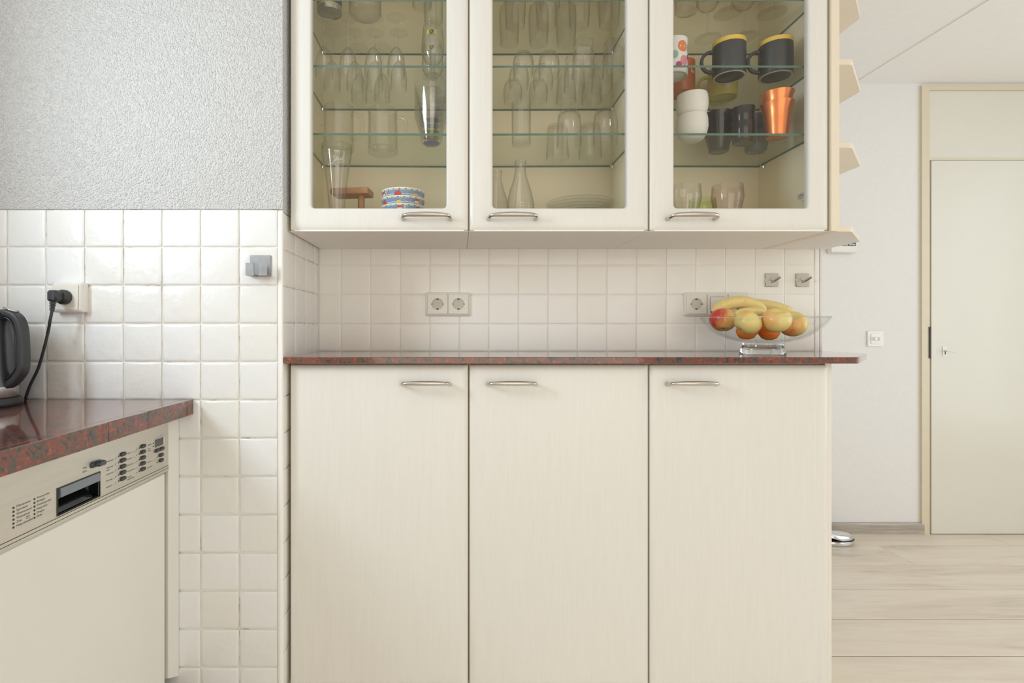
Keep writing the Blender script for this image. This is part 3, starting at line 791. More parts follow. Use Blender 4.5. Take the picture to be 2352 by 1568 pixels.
def schuko(mb_parent, x, y, z):
    """round earthed socket insert seen from the front, face plane at y"""
    MB().lathe([(.0205, 0), (.0190, .001), (.0185, .014), (0, .014)], 28).mesh
    mb = MB().lathe([(.0205, 0), (.0192, .0008), (.0186, .012), (0, .012)], 28)
    mb.v = [(a_, c_, b_) for a_, b_, c_ in mb.v]
    cu = link('socket_cup', mb.mesh('socket_cup', 'socket_plastic'), mb_parent, (x, y, z))
    for dx in (-.0095, .0095):
        q = MB().lathe([(.0032, 0), (.0032, .0003), (0, .0004)], 10); q.v = [(a_ + dx, .0115 - c_, b_) for a_, b_, c_ in q.v]
        link('pin_hole', q.mesh('pin_hole', 'dark_slot', 0), cu)
    for s_ in (-1, 1):
        MB().box(-.0028, .0028, .001, .0115, s_ * .0165 - .002, s_ * .0165 + .002).build('earth_clip', 'dark_slot', cu, smooth=0)
    for s_ in (-1, 1):
        MB().box(s_ * .0195 - .0012, s_ * .0195 + .0012, -.0006, .006, -.002, .002).build('guide_notch', 'dark_slot', cu, smooth=0)
    MB().tube([(0, .0118, -.004), (0, .0102, -.004)], .0018, 8).build('centre_screw', 'nickel', cu)
def face_with_hole(x0, x1, z0, z1, cx, cz, r, yb, yf, n=32):
    """square face plate with a round opening"""
    outer = []
    for i in range(n):
        a_ = 2 * math.pi * i / n + .0001; c_, s_ = math.cos(a_), math.sin(a_)
        k_ = min(((x1 - cx) / c_ if c_ > 0 else (x0 - cx) / c_) if abs(c_) > 1e-6 else 9, ((z1 - cz) / s_ if s_ > 0 else (z0 - cz) / s_) if abs(s_) > 1e-6 else 9)
        outer.append((cx + c_ * k_, cz + s_ * k_))
    inner = [(cx + r * math.cos(2 * math.pi * i / n + .0001), cz + r * math.sin(2 * math.pi * i / n + .0001)) for i in range(n)]
    def sh(q, e): return [(x + (e if x < cx else -e), z + (e if z < cz else -e)) for x, z in q]
    return MB().loft([[(x, yb, z) for x, z in outer], [(x, yf + .001, z) for x, z in outer], [(x, yf, z) for x, z in sh(outer, .0012)], [(x, yf, z) for x, z in inner], [(x, yb, z) for x, z in inner]], closed=True)
def frame_plate(w_, h_, d, holes):
    """surround: rounded outer block with rectangular openings cut as separate rims"""
    lo = []
    for e, y in ((0, 0), (0, -d * .55), (.0012, -d * .82), (.004, -d)):
        lo.append([(x, y, z) for x, z in rrect(-w_ / 2 + e, w_ / 2 - e, -h_ / 2 + e, h_ / 2 - e, .006, 4)])
    return MB().loft(lo)

def socket_row(name, label, cat, x, z, kinds, depth, wall_y, group=None):
    n = len(kinds); pitch = .071; w_ = pitch * n + .011
    t = thing(name, label, cat, (x, wall_y, z), group=group)
    frame_plate(w_, .081, depth, None).build('surround', 'socket_plastic', t)
    for i, kd in enumerate(kinds):
        cx = (i - (n - 1) / 2) * pitch
        gr_ = MB().box(cx - .0342, cx + .0342, -depth - .0002, -depth + .002, -.0342, .0342).build('shadow_gap', 'mug_base', t, smooth=0)
        if kd == 'socket':
            face_with_hole(cx - .0335, cx + .0335, -.0335, .0335, cx, 0, .0203, -depth - .0003, -depth - .0035).build('socket_face', 'socket_plastic', t, smooth=25)
            schuko(t, cx, -depth - .003, 0)
        elif kd == 'blank':
            MB().bbox(cx - .0335, cx + .0335, -depth - .0035, -depth, -.0335, .0335, .001).build('socket_face', 'socket_plastic', t)
        else:
            MB().bbox(cx - .0335, cx + .0335, -depth - .003, -depth, -.0335, .0335, .001).build('switch_surround', 'socket_plastic', t)
            rk = MB().loft([[(x_, y_, z_) for x_, z_ in rrect(cx - .0255, cx + .0255, -.0255, .0255, .003, 3)] for y_ in (-depth - .003, -depth - .0032)])
            rk.build('rocker_gap', 'dark_slot', t, smooth=0)
            MB().add([(cx - .0245, -depth - .0065, -.0245), (cx + .0245, -depth - .0065, -.0245), (cx + .0245, -depth - .004, .0245), (cx - .0245, -depth - .004, .0245),
                      (cx - .0245, -depth - .0031, -.0245), (cx + .0245, -depth - .0031, -.0245), (cx + .0245, -depth - .0031, .0245), (cx - .0245, -depth - .0031, .0245)],
                     [(0, 1, 2, 3), (7, 6, 5, 4), (0, 4, 5, 1), (1, 5, 6, 2), (2, 6, 7, 3), (3, 7, 4, 0)]).build('rocker', 'socket_plastic', t, smooth=0)
    return t
socket_row('double_socket', 'cream double power socket on the pale tiled wall', 'socket', -0.034, H + .0795, ('socket', 'socket'), .007, YB - .0002)
socket_row('socket_and_switch', 'cream socket and switch panel behind the fruit bowl', 'socket', 0.8795, H + .0795, ('socket', 'switch', 'socket'), .007, YB - .0002)
# surface-mounted socket with plug
sx, sz = -1.044, H + .0805
socket_row('wall_socket', 'surface-mounted cream socket with a black plug in it, on rustic tiles', 'socket', sx, sz, ('blank',), .026, YL - .0002)
pc = thing('power_cord', 'black power cord running from the kettle to the wall socket', 'cord', (sx, YL - .0305, sz))
q = MB().lathe([(.0195, 0), (.0195, .010), (.0175, .014), (.012, .017), (0, .018)], 28); q.v = [(x, -z, y) for x, y, z in q.v]
pb = link('plug', q.mesh('plug', 'soft_black'), pc)
MB().bbox(-.0165, .0090, -.044, -.014, -.013, .016, .005).build('plug_grip', 'soft_black', pb)
MB().box(.0015, .004, -.0446, -.043, -.010, .014).build('plug_ridge', 'grey_plastic', pb, smooth=0)
mb = MB()
for i in range(6):
    mb.lathe([(.0040, 0), (.0078 - .0004 * i, .0006), (.0078 - .0004 * i, .0028), (.0040, .0034)], 12, (-.006 - i * .0005, -.033, -.0165 - .0040 * i))
mb.tube([(-.006, -.033, -.012), (-.008, -.033, -.040)], .0042, 10, (0, 1, 0)).build('strain_relief', 'soft_black', pb)
w0 = Vector((sx, YL - .0305, sz))
pts = [w0 + Vector((-.008, -.033, -.034)), w0 + Vector((-.014, -.033, -.065)), Vector((-1.068, 1.362, 1.108)), Vector((-1.082, 1.366, 1.062)), Vector((-1.102, 1.372, 1.010)), Vector((-1.126, 1.376, .966)),
       Vector((-1.1380, 1.377, .9350)), Vector((-1.1420, 1.380, .9262)), Vector((-1.150, 1.379, .9262)), Vector((-1.158, 1.376, .9275)), Vector((-1.163, 1.3715, .930))]
MB().tube([p - w0 for p in catmull(pts, 6)], .0036, 10, (0, 1, 0)).build('cable', 'soft_black', pc)

# hooks
hk = thing('double_hook', 'grey metal double towel hook stuck on a rustic tile', 'hook', (-.535, YL, H + .167))
MB().bbox(-.0285, .0285, -.0035, -.0002, -.0285, .0285, .001).build('back_plate', 'steel_dull', hk)
for xa, xb in ((-.0285, -.0065), (.0065, .0285)):
    MB().box(xa, xb, -.030, -.003, -.0285, -.026).box(xa, xb, -.0325, -.030, -.0285, .005).build('hook_tab', 'steel_dull', hk, smooth=0)
for i, xx in enumerate((1.0675, 1.1720)):
    hk = thing('square_hook', 'square steel wall hook, second one from the white edge trim' if i == 0 else 'square steel wall hook next to the white edge trim', 'hook', (xx, YB - .0002, H + .1615), group='square steel hooks on the tiles')
    MB().bbox(-.0222, .0222, -.004, 0, -.0222, .0222, .001).build('back_plate', 'nickel', hk)
    MB().tube([(-.001, -.003, -.006), (.001, -.014, -.005), (.012, -.030, .008)], .0042, 10).build('peg', 'nickel', hk)

# ------------------------------------------------------------------ things in the next room
t = thing('dimmer_switch', 'white wall dimmer with two small knobs beside the door frame', 'switch', (2.262, YF - .0002, H - .0605))
MB().bbox(-.043, .043, -.009, 0, -.041, .041, .002).build('surround', 'white_plastic', t)
MB().bbox(-.028, .028, -.0125, -.0091, -.028, .028, .002).build('cover_plate', 'white_plastic', t)
for dx in (-.012, .012):
    q = MB().lathe([(.010, .012), (.0095, .026), (.007, .029), (0, .029)], 20); q.v = [(x + dx, -z, y) for x, y, z in q.v]
    link('knob', q.mesh('knob', 'white_plastic'), t)
t = thing('door_chime', 'small off-white chime box on the white wall under the end shelves', 'chime', (2.078, YF - .0002, H + .402))
MB().bbox(-.078, .070, -.036, 0, 0, .112, .005).build('cover', 'socket_plastic', t)
MB().box(-.018, .056, -.0368, -.0355, .036, .060).build('grille_slot', 'dark_slot', t, smooth=0)
MB().box(.018, .052, -.0376, -.0366, .039, .047).box(-.016, .012, -.0376, -.0366, .038, .043).build('grille_bar', 'steel_dull', t, smooth=0)
MB().tube([(.034, -.036, .079), (.034, -.041, .079)], .005, 10).build('call_button', 'white_plastic', t)
t = thing('door_stop', 'oval chrome door stop on the oak floor', 'door stop', (1.955, 2.705, 0))
def oval(mb, prof): mb.lathe(prof, 40); mb.v = [(x, y * .55, z + max(0, -x) * (.22 if z > .03 else 0)) for x, y, z in mb.v]; return mb
oval(MB(), [(0, .0005), (.085, .0005), (.089, .004), (.089, .018), (.086, .022), (0, .022)]).build('base', 'chrome', t)
oval(MB(), [(.084, .022), (.091, .024), (.091, .0285), (.084, .030)]).build('rubber_ring', 'black_plastic', t)
oval(MB(), [(.086, .0302), (.087, .036), (.080, .047), (.060, .056), (.030, .060), (0, .061)]).build('dome', 'chrome', t)

# ------------------------------------------------------------------ fruit bowl
BX, BY = .930, 1.5955
t = thing('fruit_bowl', 'wide clear glass footed bowl on the granite bar top', 'bowl', (BX, BY, TZ))
outer = [(.0, .0345), (.050, .0352), (.068, .0375), (.096, .0445), (.122, .0560), (.145, .0725), (.162, .0920), (.1735, .1100)]
inner = [(r - .003 if r > .01 else 0, z + (.0035 if r < .17 else .0)) for r, z in outer]
MB().lathe(outer + [(.1720, .1108)] + inner[::-1], 72).build('basin', 'bowl_glass', t)
MB().tube([(.1728 * math.cos(2 * math.pi * i / 72), .1728 * math.sin(2 * math.pi * i / 72), .1112) for i in range(73)], .0013, 8, cap=False).build('rim', 'solid_glass', t)
MB().lathe([(0, .0005), (.0615, .0005), (.0635, .003), (.0600, .012), (.0555, .024), (.0555, .0335), (0, .0340)], 56).build('foot', 'solid_glass', t)

def apple(mat, loc, r, tilt, label, stem=True):
    t = thing('apple', label, 'apple', loc, group='apples in the glass bowl')
    prof = []
    for k_ in range(17):
        a_ = math.pi * k_ / 16
        rr = r * math.sin(a_) * (1.03 - .07 * math.cos(a_) * -1 * .0 + .05 * math.cos(a_) * -1)
        z = -r * .93 * math.cos(a_)
        dip = math.exp(-(math.sin(a_) / .33) ** 2)
        z += (dip * r * .20) if k_ < 8 else (-dip * r * .30)
        prof.append((rr if 0 < k_ < 16 else 0, z))
    # slightly broader shoulders
    prof = [(q[0] * (1 + .06 * max(0, q[1] / r)), q[1]) for q in prof]
    bd = MB().lathe(prof, 28).build('skin', mat, t, smooth=80)
    if stem:
        MB().tube([(0, 0, r * .50), (.001, 0, r * .75), (.004, 0, r * 1.02)], [.0014, .0012, .0018], 7, (0, 1, 0)).build('stem', 'stem_green', t)
    MB().lathe([(.0015, -r * .76), (.006, -r * .735), (.0045, -r * .70)], 7).build('calyx', 'stem_brown', t)
    t.rotation_euler = tilt
apple('apple_rosy', (.8225, 1.622, TZ + .1035), .0385, (R(-16), R(14), R(20)), 'red-cheeked apple with a green stem in the bowl')
apple('apple_pale', (.8480, 1.530, TZ + .0950), .0365, (R(40), R(20), R(60)), 'plain pale yellow apple with faint russet marks', False)
apple('apple_blush', (.9195, 1.5085, TZ + .1010), .0375, (R(24), R(-6), R(0)), 'yellow apple blushed orange, its calyx turned down to the front', False)
apple('apple_golden', (.9995, 1.560, TZ + .0900), .0385, (R(30), R(-24), R(0)), 'yellow apple with a red side next to the banana tips', False)
for i, (lc, r, lb) in enumerate((((.877, 1.588, TZ + .0685), .029, 'orange mandarin under the pale yellow apple'), ((.937, 1.574, TZ + .0670), .0290, 'orange mandarin at the middle of the bowl bottom'),
                              ((.968, 1.640, TZ + .0740), .029, 'orange mandarin hidden deep behind the other fruit'))):
    t = thing('mandarin', lb, 'mandarin', lc, group='mandarins in the glass bowl')
    MB().lathe([(0, -r * .82), (r * .3, -r * .84), (r * .7, -r * .66), (r * .97, -r * .25), (r, .05 * r), (r * .9, r * .45), (r * .6, r * .75), (r * .25, r * .84), (0, r * .80)], 26).build('peel', 'mandarin_skin', t, smooth=80)
    MB().lathe([(.004, r * .80), (.003, r * .88), (0, r * .88)], 6).build('stem_scar', 'stem_green', t)
def banana(pts, r, label, tip_start=True, tip_end=True):
    P = catmull(pts, 6); n = len(P); base = P[0].copy()
    t = thing('banana', label, 'banana', base, group='bananas in the glass bowl')
    rad = []
    for k_ in range(n):
        f = k_ / (n - 1); rad.append(r * max(.28, min(1, 1.0 - abs(2 * f - 1) ** 4 * .75)))
    sect = [(math.cos(2 * math.pi * i / 20) * (1 + .045 * math.cos(5 * 2 * math.pi * i / 20)), math.sin(2 * math.pi * i / 20) * (1 + .045 * math.cos(5 * 2 * math.pi * i / 20))) for i in range(20)]
    MB().sweep([p - base for p in P], sect, (0, 1, 0), rad).build('peel', 'banana_skin', t, smooth=70)
    if tip_end:
        d = (P[-1] - P[-2]).normalized(); e = P[-1] - base
        MB().tube([e - d * .001, e + d * .005, e + d * .010], [rad[-1] * 1.02, rad[-1] * .95, rad[-1] * 1.1], 9, (0, 1, 0)).build('stalk_end', 'stem_brown', t)
    if tip_start:
        d = (P[0] - P[1]).normalized()
        MB().tube([-d * .001, d * .004], [rad[0] * 1.02, rad[0] * .7], 9, (0, 1, 0)).build('blossom_end', 'stem_brown', t)
banana([(.812, 1.668, TZ + .1285), (.838, 1.667, TZ + .1455), (.874, 1.665, TZ + .1585), (.914, 1.663, TZ + .1595), (.950, 1.660, TZ + .1480), (.976, 1.656, TZ + .1315)], .0195, 'yellow banana arching on top of the fruit')
banana([(.945, 1.722, TZ + .152), (.985, 1.718, TZ + .155), (1.030, 1.710, TZ + .148), (1.066, 1.700, TZ + .136), (1.085, 1.692, TZ + .1285)], .0180, 'banana with a dark cut stalk end beside the wall')
banana([(.846, 1.606, TZ + .1170), (.872, 1.598, TZ + .1260), (.905, 1.592, TZ + .1285), (.936, 1.588, TZ + .1265)], .0135, 'slim banana lying under the arching one', False, False)

# ------------------------------------------------------------------ glassware and crockery in the wall cabinets
C1, C2, C3 = 'in the wall cabinet beside the stucco wall', 'in the middle wall cabinet', 'in the wall cabinet with the mugs'
def shell(outer, wall=.0014, base=.004):
    """closed thin-walled vessel profile from an outer profile (bottom centre up to the rim)"""
    inn = [(max(0, r - wall), z + (base if i < 1 else 0)) for i, (r, z) in enumerate(outer)]
    pr = [(0, outer[0][1])] + outer
    iz = outer[0][1] + base
    inn = [(max(.0005, r - wall), max(z, iz)) for r, z in outer][::-1]
    return pr + inn + [(0, iz)]
def flip(prof, h): return [(r, h - z) for r, z in prof]

# champagne flutes, upside down
hF = .178
fl0 = thing('champagne_flute', 'clear champagne flute standing upside down on a glass shelf ' + C1, 'glass', group='upside-down flutes')
bowl_p = [(.0045, .088), (.010, .093), (.0185, .105), (.0235, .122), (.0262, .145), (.0255, hF - 0.0)]
MB().lathe(flip([(r, z) for r, z in bowl_p] + [(r - .0013, z) for r, z in bowl_p[::-1]], hF), 28).build('bowl', 'clear_glass', fl0, smooth=60)
MB().lathe(flip([(.0045, .0055), (.0038, .014), (.0036, .05), (.0040, .08), (.0046, .088)], hF), 14).build('stem', 'clear_glass', fl0, smooth=60)
MB().lathe(flip([(0, .0), (.029, .0), (.0295, .0012), (.012, .003), (.0046, .0055)], hF), 28).build('foot', 'clear_glass', fl0, smooth=60)
spots = [(-.396, 1.547), (-.326, 1.550), (-.251, 1.550), (-.183, 1.548), (-.3925, 1.63), (-.322, 1.632), (-.2595, 1.63), (-.185, 1.63), (-.324, 1.714), (-.248, 1.710)]
for i, (x, y) in enumerate(spots):
    o = fl0 if i == 0 else copy_tree(fl0); o.location = (x, y, S2 + .0012)
    o['label'] = 'upside-down champagne flute, ' + ('front row, against the cabinet side', 'front row, second from the cabinet side', 'front row, second from the crested goblet', 'front row, next to the crested goblet',
        'middle row, against the cabinet side', 'middle row, second from the cabinet side', 'middle row, second from the crested goblet', 'middle row, next to the crested goblet', 'back row, on the cabinet side', 'back row, on the goblet side')[i]
# crested goblets
gob_o = [(.031, 0), (.031, .0014), (.013, .0040), (.0050, .009), (.0045, .030), (.009, .036), (.023, .046), (.0315, .062), (.034, .082), (.0325, .108), (.0295, .138), (.0285, .150)]
gob_i = [(r - .0013, z) for r, z in gob_o if z > .044][::-1] + [(0, .046)]
gf = interp([(r, z) for r, z in gob_o if z > .03])
for i, (x, y) in enumerate(((-.0748, 1.547), (-.0790, 1.632))):
    t = thing('beer_goblet', ('crested beer goblet at the front, nearest the glass door' if i == 0 else 'crested beer goblet standing behind its twin') + ' on the flutes shelf', 'glass', (x, y, S2 + .0012), R(-4), 'crested beer goblets')
    MB().lathe([(0, 0)] + gob_o + gob_i, 36).build('glass_body', 'clear_glass', t, smooth=60)
    cr = MB(); zc = .118
    wrap(cr, gf, 0, zc, [(-.0062, .0065), (0, .0065), (.0062, .0065), (.0062, 0), (.0052, -.0048), (0, -.0072), (-.0052, -.0048), (-.0062, 0)], 0)
    for s_ in (-1, 1):
        wrap(cr, gf, s_ * .0105 / .031, zc, ell(.0036, .0072, 9, .5), 1); wrap(cr, gf, s_ * .0125 / .031, zc - .0065, ell(.0022, .0020, 7), 1)
        wrap(cr, gf, s_ * .0098 / .031, zc + .0055, ell(.0024, .0020, 7), 1)
        wrap(cr, gf, 0, zc, [(-.0040, s_ * .0040 - .0007), (-.0030, s_ * .0040 + .0007), (.0040, -s_ * .0040 + .0007), (.0030, -s_ * .0040 - .0007)], 1, .0010)
    for q in range(7):
        a_ = (q - 3) * .0019
        wrap(cr, gf, a_ / .031, zc + .0088, [(-.0008, -.0020), (.0008, -.0020), (0, .0030 - abs(q - 3) * .0004)], 1)
    for q in range(9):
        wrap(cr, gf, (q - 4) * .0024 / .031, zc - .0108 + .00012 * (q - 4) ** 2, rect(.0019, .0011), 2)
    o = cr.build('printed_crest', ['ink_navy', 'ink_gold', 'print_grey'], t, smooth=0); o['label'] = 'small gold and navy crest'
# tall pilsner glasses standing behind them
pil = [(.028, 0), (.0285, .003), (.024, .012), (.027, .05), (.0335, .11), (.0345, .15), (.032, .170)]
tag(MB().lathe(shell(pil, .0014, .006), 32).build('pilsner_glass', 'clear_glass', None, (-.058, 1.708, S2 + .0012), 60), 'tall clear pilsner glass behind the crested goblets', 'glass')
# top shelf: tin and jar
t = thing('storage_tin', 'dark plum round tin with a gold band on the top glass shelf', 'tin', (-.380, 1.545, S1 + .001))
MB().lathe([(0, .003), (.033, .003), (.0345, .0), (.036, .002), (.036, .013)], 40).build('metal_base', 'tin_metal', t)
MB().lathe([(.036, .013), (.036, .0165)], 40).build('gold_band', 'tin_gold', t)
MB().lathe([(.036, .0165), (.036, .125), (.033, .130), (0, .130)], 40).build('wall', 'tin_plum', t)
lb = MB(); wrap(lb, lambda z: .036, R(-4), .031, ell(.0070, .0030, 16), 0)
lb.build('label_oval', 'ink_cream', t, smooth=0)
me = text_mesh('ER', .0135, 'ink_cream')
for v_ in me.vertices:
    a_ = R(12) + (v_.co.x) / .036; z = .0345 + v_.co.y; v_.co = (.0366 * math.sin(a_), -.0366 * math.cos(a_), z)
link('tin_lettering', me, t)
jar = [(.044, 0), (.0475, .004), (.0475, .12), (.045, .13)]
tag(MB().lathe(shell(jar, .002, .010), 40).build('glass_jar', 'clear_glass', None, (-.276, 1.553, S1 + .001), 50), 'wide clear glass jar beside the plum tin on the top shelf', 'jar')
tall = [(.026, 0), (.028, .003), (.030, .14)]
for i, (x, y) in enumerate(((-.105, 1.52), (-.075, 1.60))):
    tag(MB().lathe(shell(tall, .0014, .008), 28).build('long_drink_glass', 'clear_glass', None, (x, y, S1 + .001), 50), ('front', 'rear')[i] + ' one of two long drink glasses beside the glass jar', 'glass', 'long drink glasses on the top shelf')
# beer mugs with handles
mg0 = None
mo = [(.0455, 0), (.0470, .004), (.0460, .020), (.0450, .135)]
for i, (x, y) in enumerate(((-.370, 1.622), (-.237, 1.646))):
    t = thing('beer_mug', ('clear handled beer mug in the shelf corner above the wooden stand', 'clear handled beer mug next to the stacked colour-based cups')[i], 'mug', (x, y, S3 + .0012), R(-12), 'clear handled beer mugs')
    MB().lathe(shell(mo, .0026, .016), 40).build('glass_body', 'clear_glass', t, smooth=50)
    MB().tube(catmull([(.043, 0, .105), (.058, 0, .108), (.074, 0, .096), (.078, 0, .068), (.072, 0, .040), (.056, 0, .030), (.044, 0, .032)], 5), .0052, 10, (0, 1, 0)).build('handle', 'clear_glass', t, smooth=60)
# stack of clear cups with coloured bases
co = [(.026, 0), (.030, .003), (.0315, .008), (.040, .045), (.0505, .080), (.0520, .094)]
tint = ['tint_blue', 'tint_orange', 'tint_green', 'tint_teal', 'tint_mauve', None]
tn = ['blue', 'orange', 'green', 'teal', 'mauve', 'clear']
for i in range(6):
    t = thing('stacking_cup', 'clear stacking cup with a %s base, %s' % (tn[i], ('bottom of the stack', 'second from the bottom', 'third in the stack', 'fourth in the stack', 'second from the top', 'topmost')[i]), 'cup', (-.0800, 1.569, S3 + .0012 + .0172 * i), group='stacked clear cups')
    prof = [(r * .985 ** 1, z) for r, z in co]
    MB().lathe(shell(prof, .0014, .0025), 36).build('glass_body', 'cup_glass', t, smooth=60)
    if tint[i]: MB().lathe([(0, .0028), (.0235, .0028), (.0245, .0052), (0, .0052)], 28).build('coloured_base', tint[i], t)
# weizen glass with a white script
wo = [(.033, 0), (.0335, .006), (.024, .016), (.0215, .030), (.0225, .060), (.027, .110), (.036, .175), (.0430, .215), (.0440, .235), (.0425, .2455)]
t = thing('wheat_beer_glass', 'tall tapered beer glass with a white script, behind the wooden stand', 'glass', (-.353, 1.522, S0 + .0006), R(8))
MB().lathe(shell(wo, .0016, .012), 36).build('glass_body', 'clear_glass', t, smooth=60)
wf = interp(wo); sm = MB()
stroke = [(-.026, -.016), (-.021, -.006), (-.017, -.009), (-.021, -.014), (-.015, -.012), (-.013, -.006), (-.010, -.010), (-.006, .004), (-.010, .008), (.002, .010), (-.003, .001), (-.006, -.004), (.002, .002),
          (.004, .007), (.003, -.001), (.007, .004), (.009, .000), (.013, .006), (.011, .001), (.016, .004), (.019, .012), (.017, .002), (.024, .003)]
def on_glass(p):
    z = .190 + p[1]; r = wf(z) + .0008; a_ = R(4) + p[0] / r; return (r * math.sin(a_), -r * math.cos(a_), z)
sm.tube([on_glass(p) for p in catmull([(a_, b_, 0) for a_, b_ in stroke], 4)], .0005, 5)
sm.tube([on_glass(p) for p in catmull([(-.016, -.020, 0), (-.004, -.010, 0), (.010, -.006, 0), (.024, -.003, 0)], 5)], .0004, 5)
sm.tube([on_glass(p) for p in catmull([(-.004, -.012, 0), (.002, -.020, 0), (.006, -.013, 0), (.002, -.016, 0), (.001, -.034, 0)], 5)], .00035, 5)
sm.build('white_script', 'ink_white', t)
# wooden stand
t = thing('wooden_stand', 'beech wood stand with a flat bar on one post, next to the patterned bowls', 'stand', (-.318, 1.602, S0 + .0005), R(-7))
lo = []
for x, e in ((-.068, .006), (-.064, .0015), (-.058, 0), (.0500, 0), (.0515, .001)):
    lo.append([(x, y, z) for y, z in rrect(-.032 + e, .032 - e, .116 + e, .136 - e, .004, 2)])
MB().loft(lo).build('top_bar', 'beech', t, smooth=30)
MB().lathe([(.0105, .006), (.0105, .116)], 18, (.022, 0, 0)).build('post', 'beech', t)
MB().bbox(-.045, .055, -.035, .035, 0, .006, .002).build('foot', 'beech', t)
# patterned bowls
bo = [(.031, 0), (.034, .004), (.048, .012), (.0595, .028), (.0640, .046)]
bf = interp(bo)
for i in range(4):
    t = thing('patterned_bowl', 'blue patterned bowl, ' + ('bottom one of the stack', 'second from the bottom of the stack', 'third from the bottom of the stack', 'topmost of the stack')[i], 'bowl', (-.1625, 1.548, S0 + .0006 + .0225 * i), R(37 * i), 'stacked patterned bowls')
    MB().lathe(shell(bo, .0030, .004), 40).build('bowl_body', 'porcelain', t)
    MB().lathe([(bf(z) + .0003, z) for z in (.022, .026, .030, .034, .0395)], 40).build('blue_band', 'ink_blue', t)
    pt = MB(); rnd = random.Random(i + 3)
    for q in range(44):
        wrap(pt, bf, q * 2 * math.pi / 44, .0412, ell(.0036, .0011, 7, .3), 0 if q % 2 else 3)
    for q in range(7):
        u = q * 2 * math.pi / 7 + i * .2
        if q % 3 == 0:
            wrap(pt, bf, u, .0305, rect(.014, .0150), 4); wrap(pt, bf, u, .0358, rect(.0138, .0055), 1, .0010); wrap(pt, bf, u + .24, .0305, rect(.0045, .016), 2)
        elif q % 3 == 1: wrap(pt, bf, u, .0275, ell(.0105, .0085, 14), 1); wrap(pt, bf, u + .06, .0365, ell(.0014, .0022, 6), 3)
        else: wrap(pt, bf, u, .0265, ell(.0090, .0062, 12), 2); wrap(pt, bf, u, .0333, ell(.0008, .0016, 5), 3)
        for _ in range(5): wrap(pt, bf, u + rnd.uniform(.2, .65), rnd.uniform(.025, .038), ell(.0008, .0008, 6), 4)
    pt.build('painted_pattern', ['ink_yellow', 'ink_red', 'ink_yellow', 'ink_navy', 'porcelain'], t, smooth=0)
tag(MB().lathe(shell([(.026, 0), (.028, .003), (.046, .025), (.054, .058)], .003, .004), 36).build('white_bowl', 'porcelain', None, (-.0420, 1.602, S0 + .0006)), 'plain white bowl next to the patterned bowl stack', 'bowl')

# middle cabinet -----------------------------------------------------
# big upside-down tumblers on the top shelf
bt = [(.0, .128), (.024, .128), (.031, .120), (.0335, .09), (.0320, .04), (.0295, 0)]
bt_i = [(.0280, 0), (.0305, .04), (.0320, .09), (.0295, .117), (.0, .122)]
tum = MB().lathe(bt + bt_i, 30).mesh('tumbler', 'clear_glass', 60)
for i, (x, y) in enumerate(((.1770, 1.614), (.2730, 1.614), (.3740, 1.611), (.4640, 1.606), (.1680, 1.711), (.2640, 1.711), (.3540, 1.711), (.2660, 1.516))):
    tag(link('tumbler', tum, None, (x, y, S1 + .001)), 'upside-down bulbous tumbler on the top shelf, ' + ('middle row, first from the flute cabinet', 'middle row, second from the flute cabinet', 'middle row, second from the mug cabinet', 'middle row, next to the mug cabinet', 'back row, on the flute cabinet side', 'back row, between two others', 'back row, on the mug cabinet side', 'alone in front of the rows')[i], 'glass', 'upside-down tumblers on the top shelf')
# round-bottomed tumblers upside down
rt = MB().lathe([(0, .076), (.010, .0755), (.020, .071), (.027, .060), (.0305, .044), (.0310, .025), (.0285, 0), (.0272, 0), (.0296, .025), (.0290, .044), (.0255, .057), (.018, .066), (.008, .068), (0, .068)], 30).mesh('round_tumbler', 'clear_glass', 60)
for i, (x, y) in enumerate(((.1930, 1.545), (.2690, 1.545), (.1890, 1.622), (.2640, 1.622), (.1800, 1.718), (.2640, 1.718))):
    tag(link('round_tumbler', rt, None, (x, y, S2 + .001)), 'upside-down round-bottomed tumbler, ' + ('front', 'front', 'middle', 'middle', 'back', 'back')[i] + ' row, ' + ('away from', 'beside')[i % 2] + ' the square-footed tumblers', 'glass', 'upside-down round tumblers')
# square-footed tumblers upside down
sp = [(0, .106), (.0225, .106), (.0250, .103), (.0268, .085), (.0300, .040), (.0330, 0), (.0315, 0), (.0285, .040), (.0245, .078), (.0220, .084), (0, .086)]
sq = [6, 6, 6, 6, 3, 2, 2, 3, 5, 5, 5]
st = MB().lathe(sp, 40, sq=sq).mesh('square_tumbler', 'clear_glass', 40)
for i, (x, y) in enumerate(((.3700, 1.545), (.4600, 1.545), (.3630, 1.632), (.4500, 1.632), (.3560, 1.720), (.4400, 1.720))):
    tag(link('square_tumbler', st, None, (x, y, S2 + .001)), 'upside-down square-footed tumbler, ' + ('front', 'front', 'middle', 'middle', 'back', 'back')[i] + ' row, ' + ('beside the round tumblers', 'beside the cabinet side')[i % 2], 'glass', 'upside-down square-footed tumblers')
tag(MB().lathe(shell([(.0265, 0), (.0285, .003), (.0285, .012), (.0292, .128)], .0014, .009), 32).build('cylinder_glass', 'clear_glass', None, (.1905, 1.575, S3 + .0012), 50), 'tall straight clear glass standing upright above the bottles', 'glass')
dm = MB().lathe([(0, .108), (.014, .108), (.026, .103), (.033, .090), (.0365, .060), (.0368, 0), (.0352, 0), (.0350, .060), (.0315, .087), (.024, .097), (0, .100)], 32).mesh('domed_glass', 'clear_glass', 60)
for i, (x, y) in enumerate(((.3350, 1.577), (.4430, 1.570))):
    tag(link('domed_glass', dm, None, (x, y, S3 + .0012)), 'upside-down domed glass above the plates, ' + ('nearer the tall straight glass', 'nearer the cabinet side')[i], 'glass', 'upside-down domed glasses')
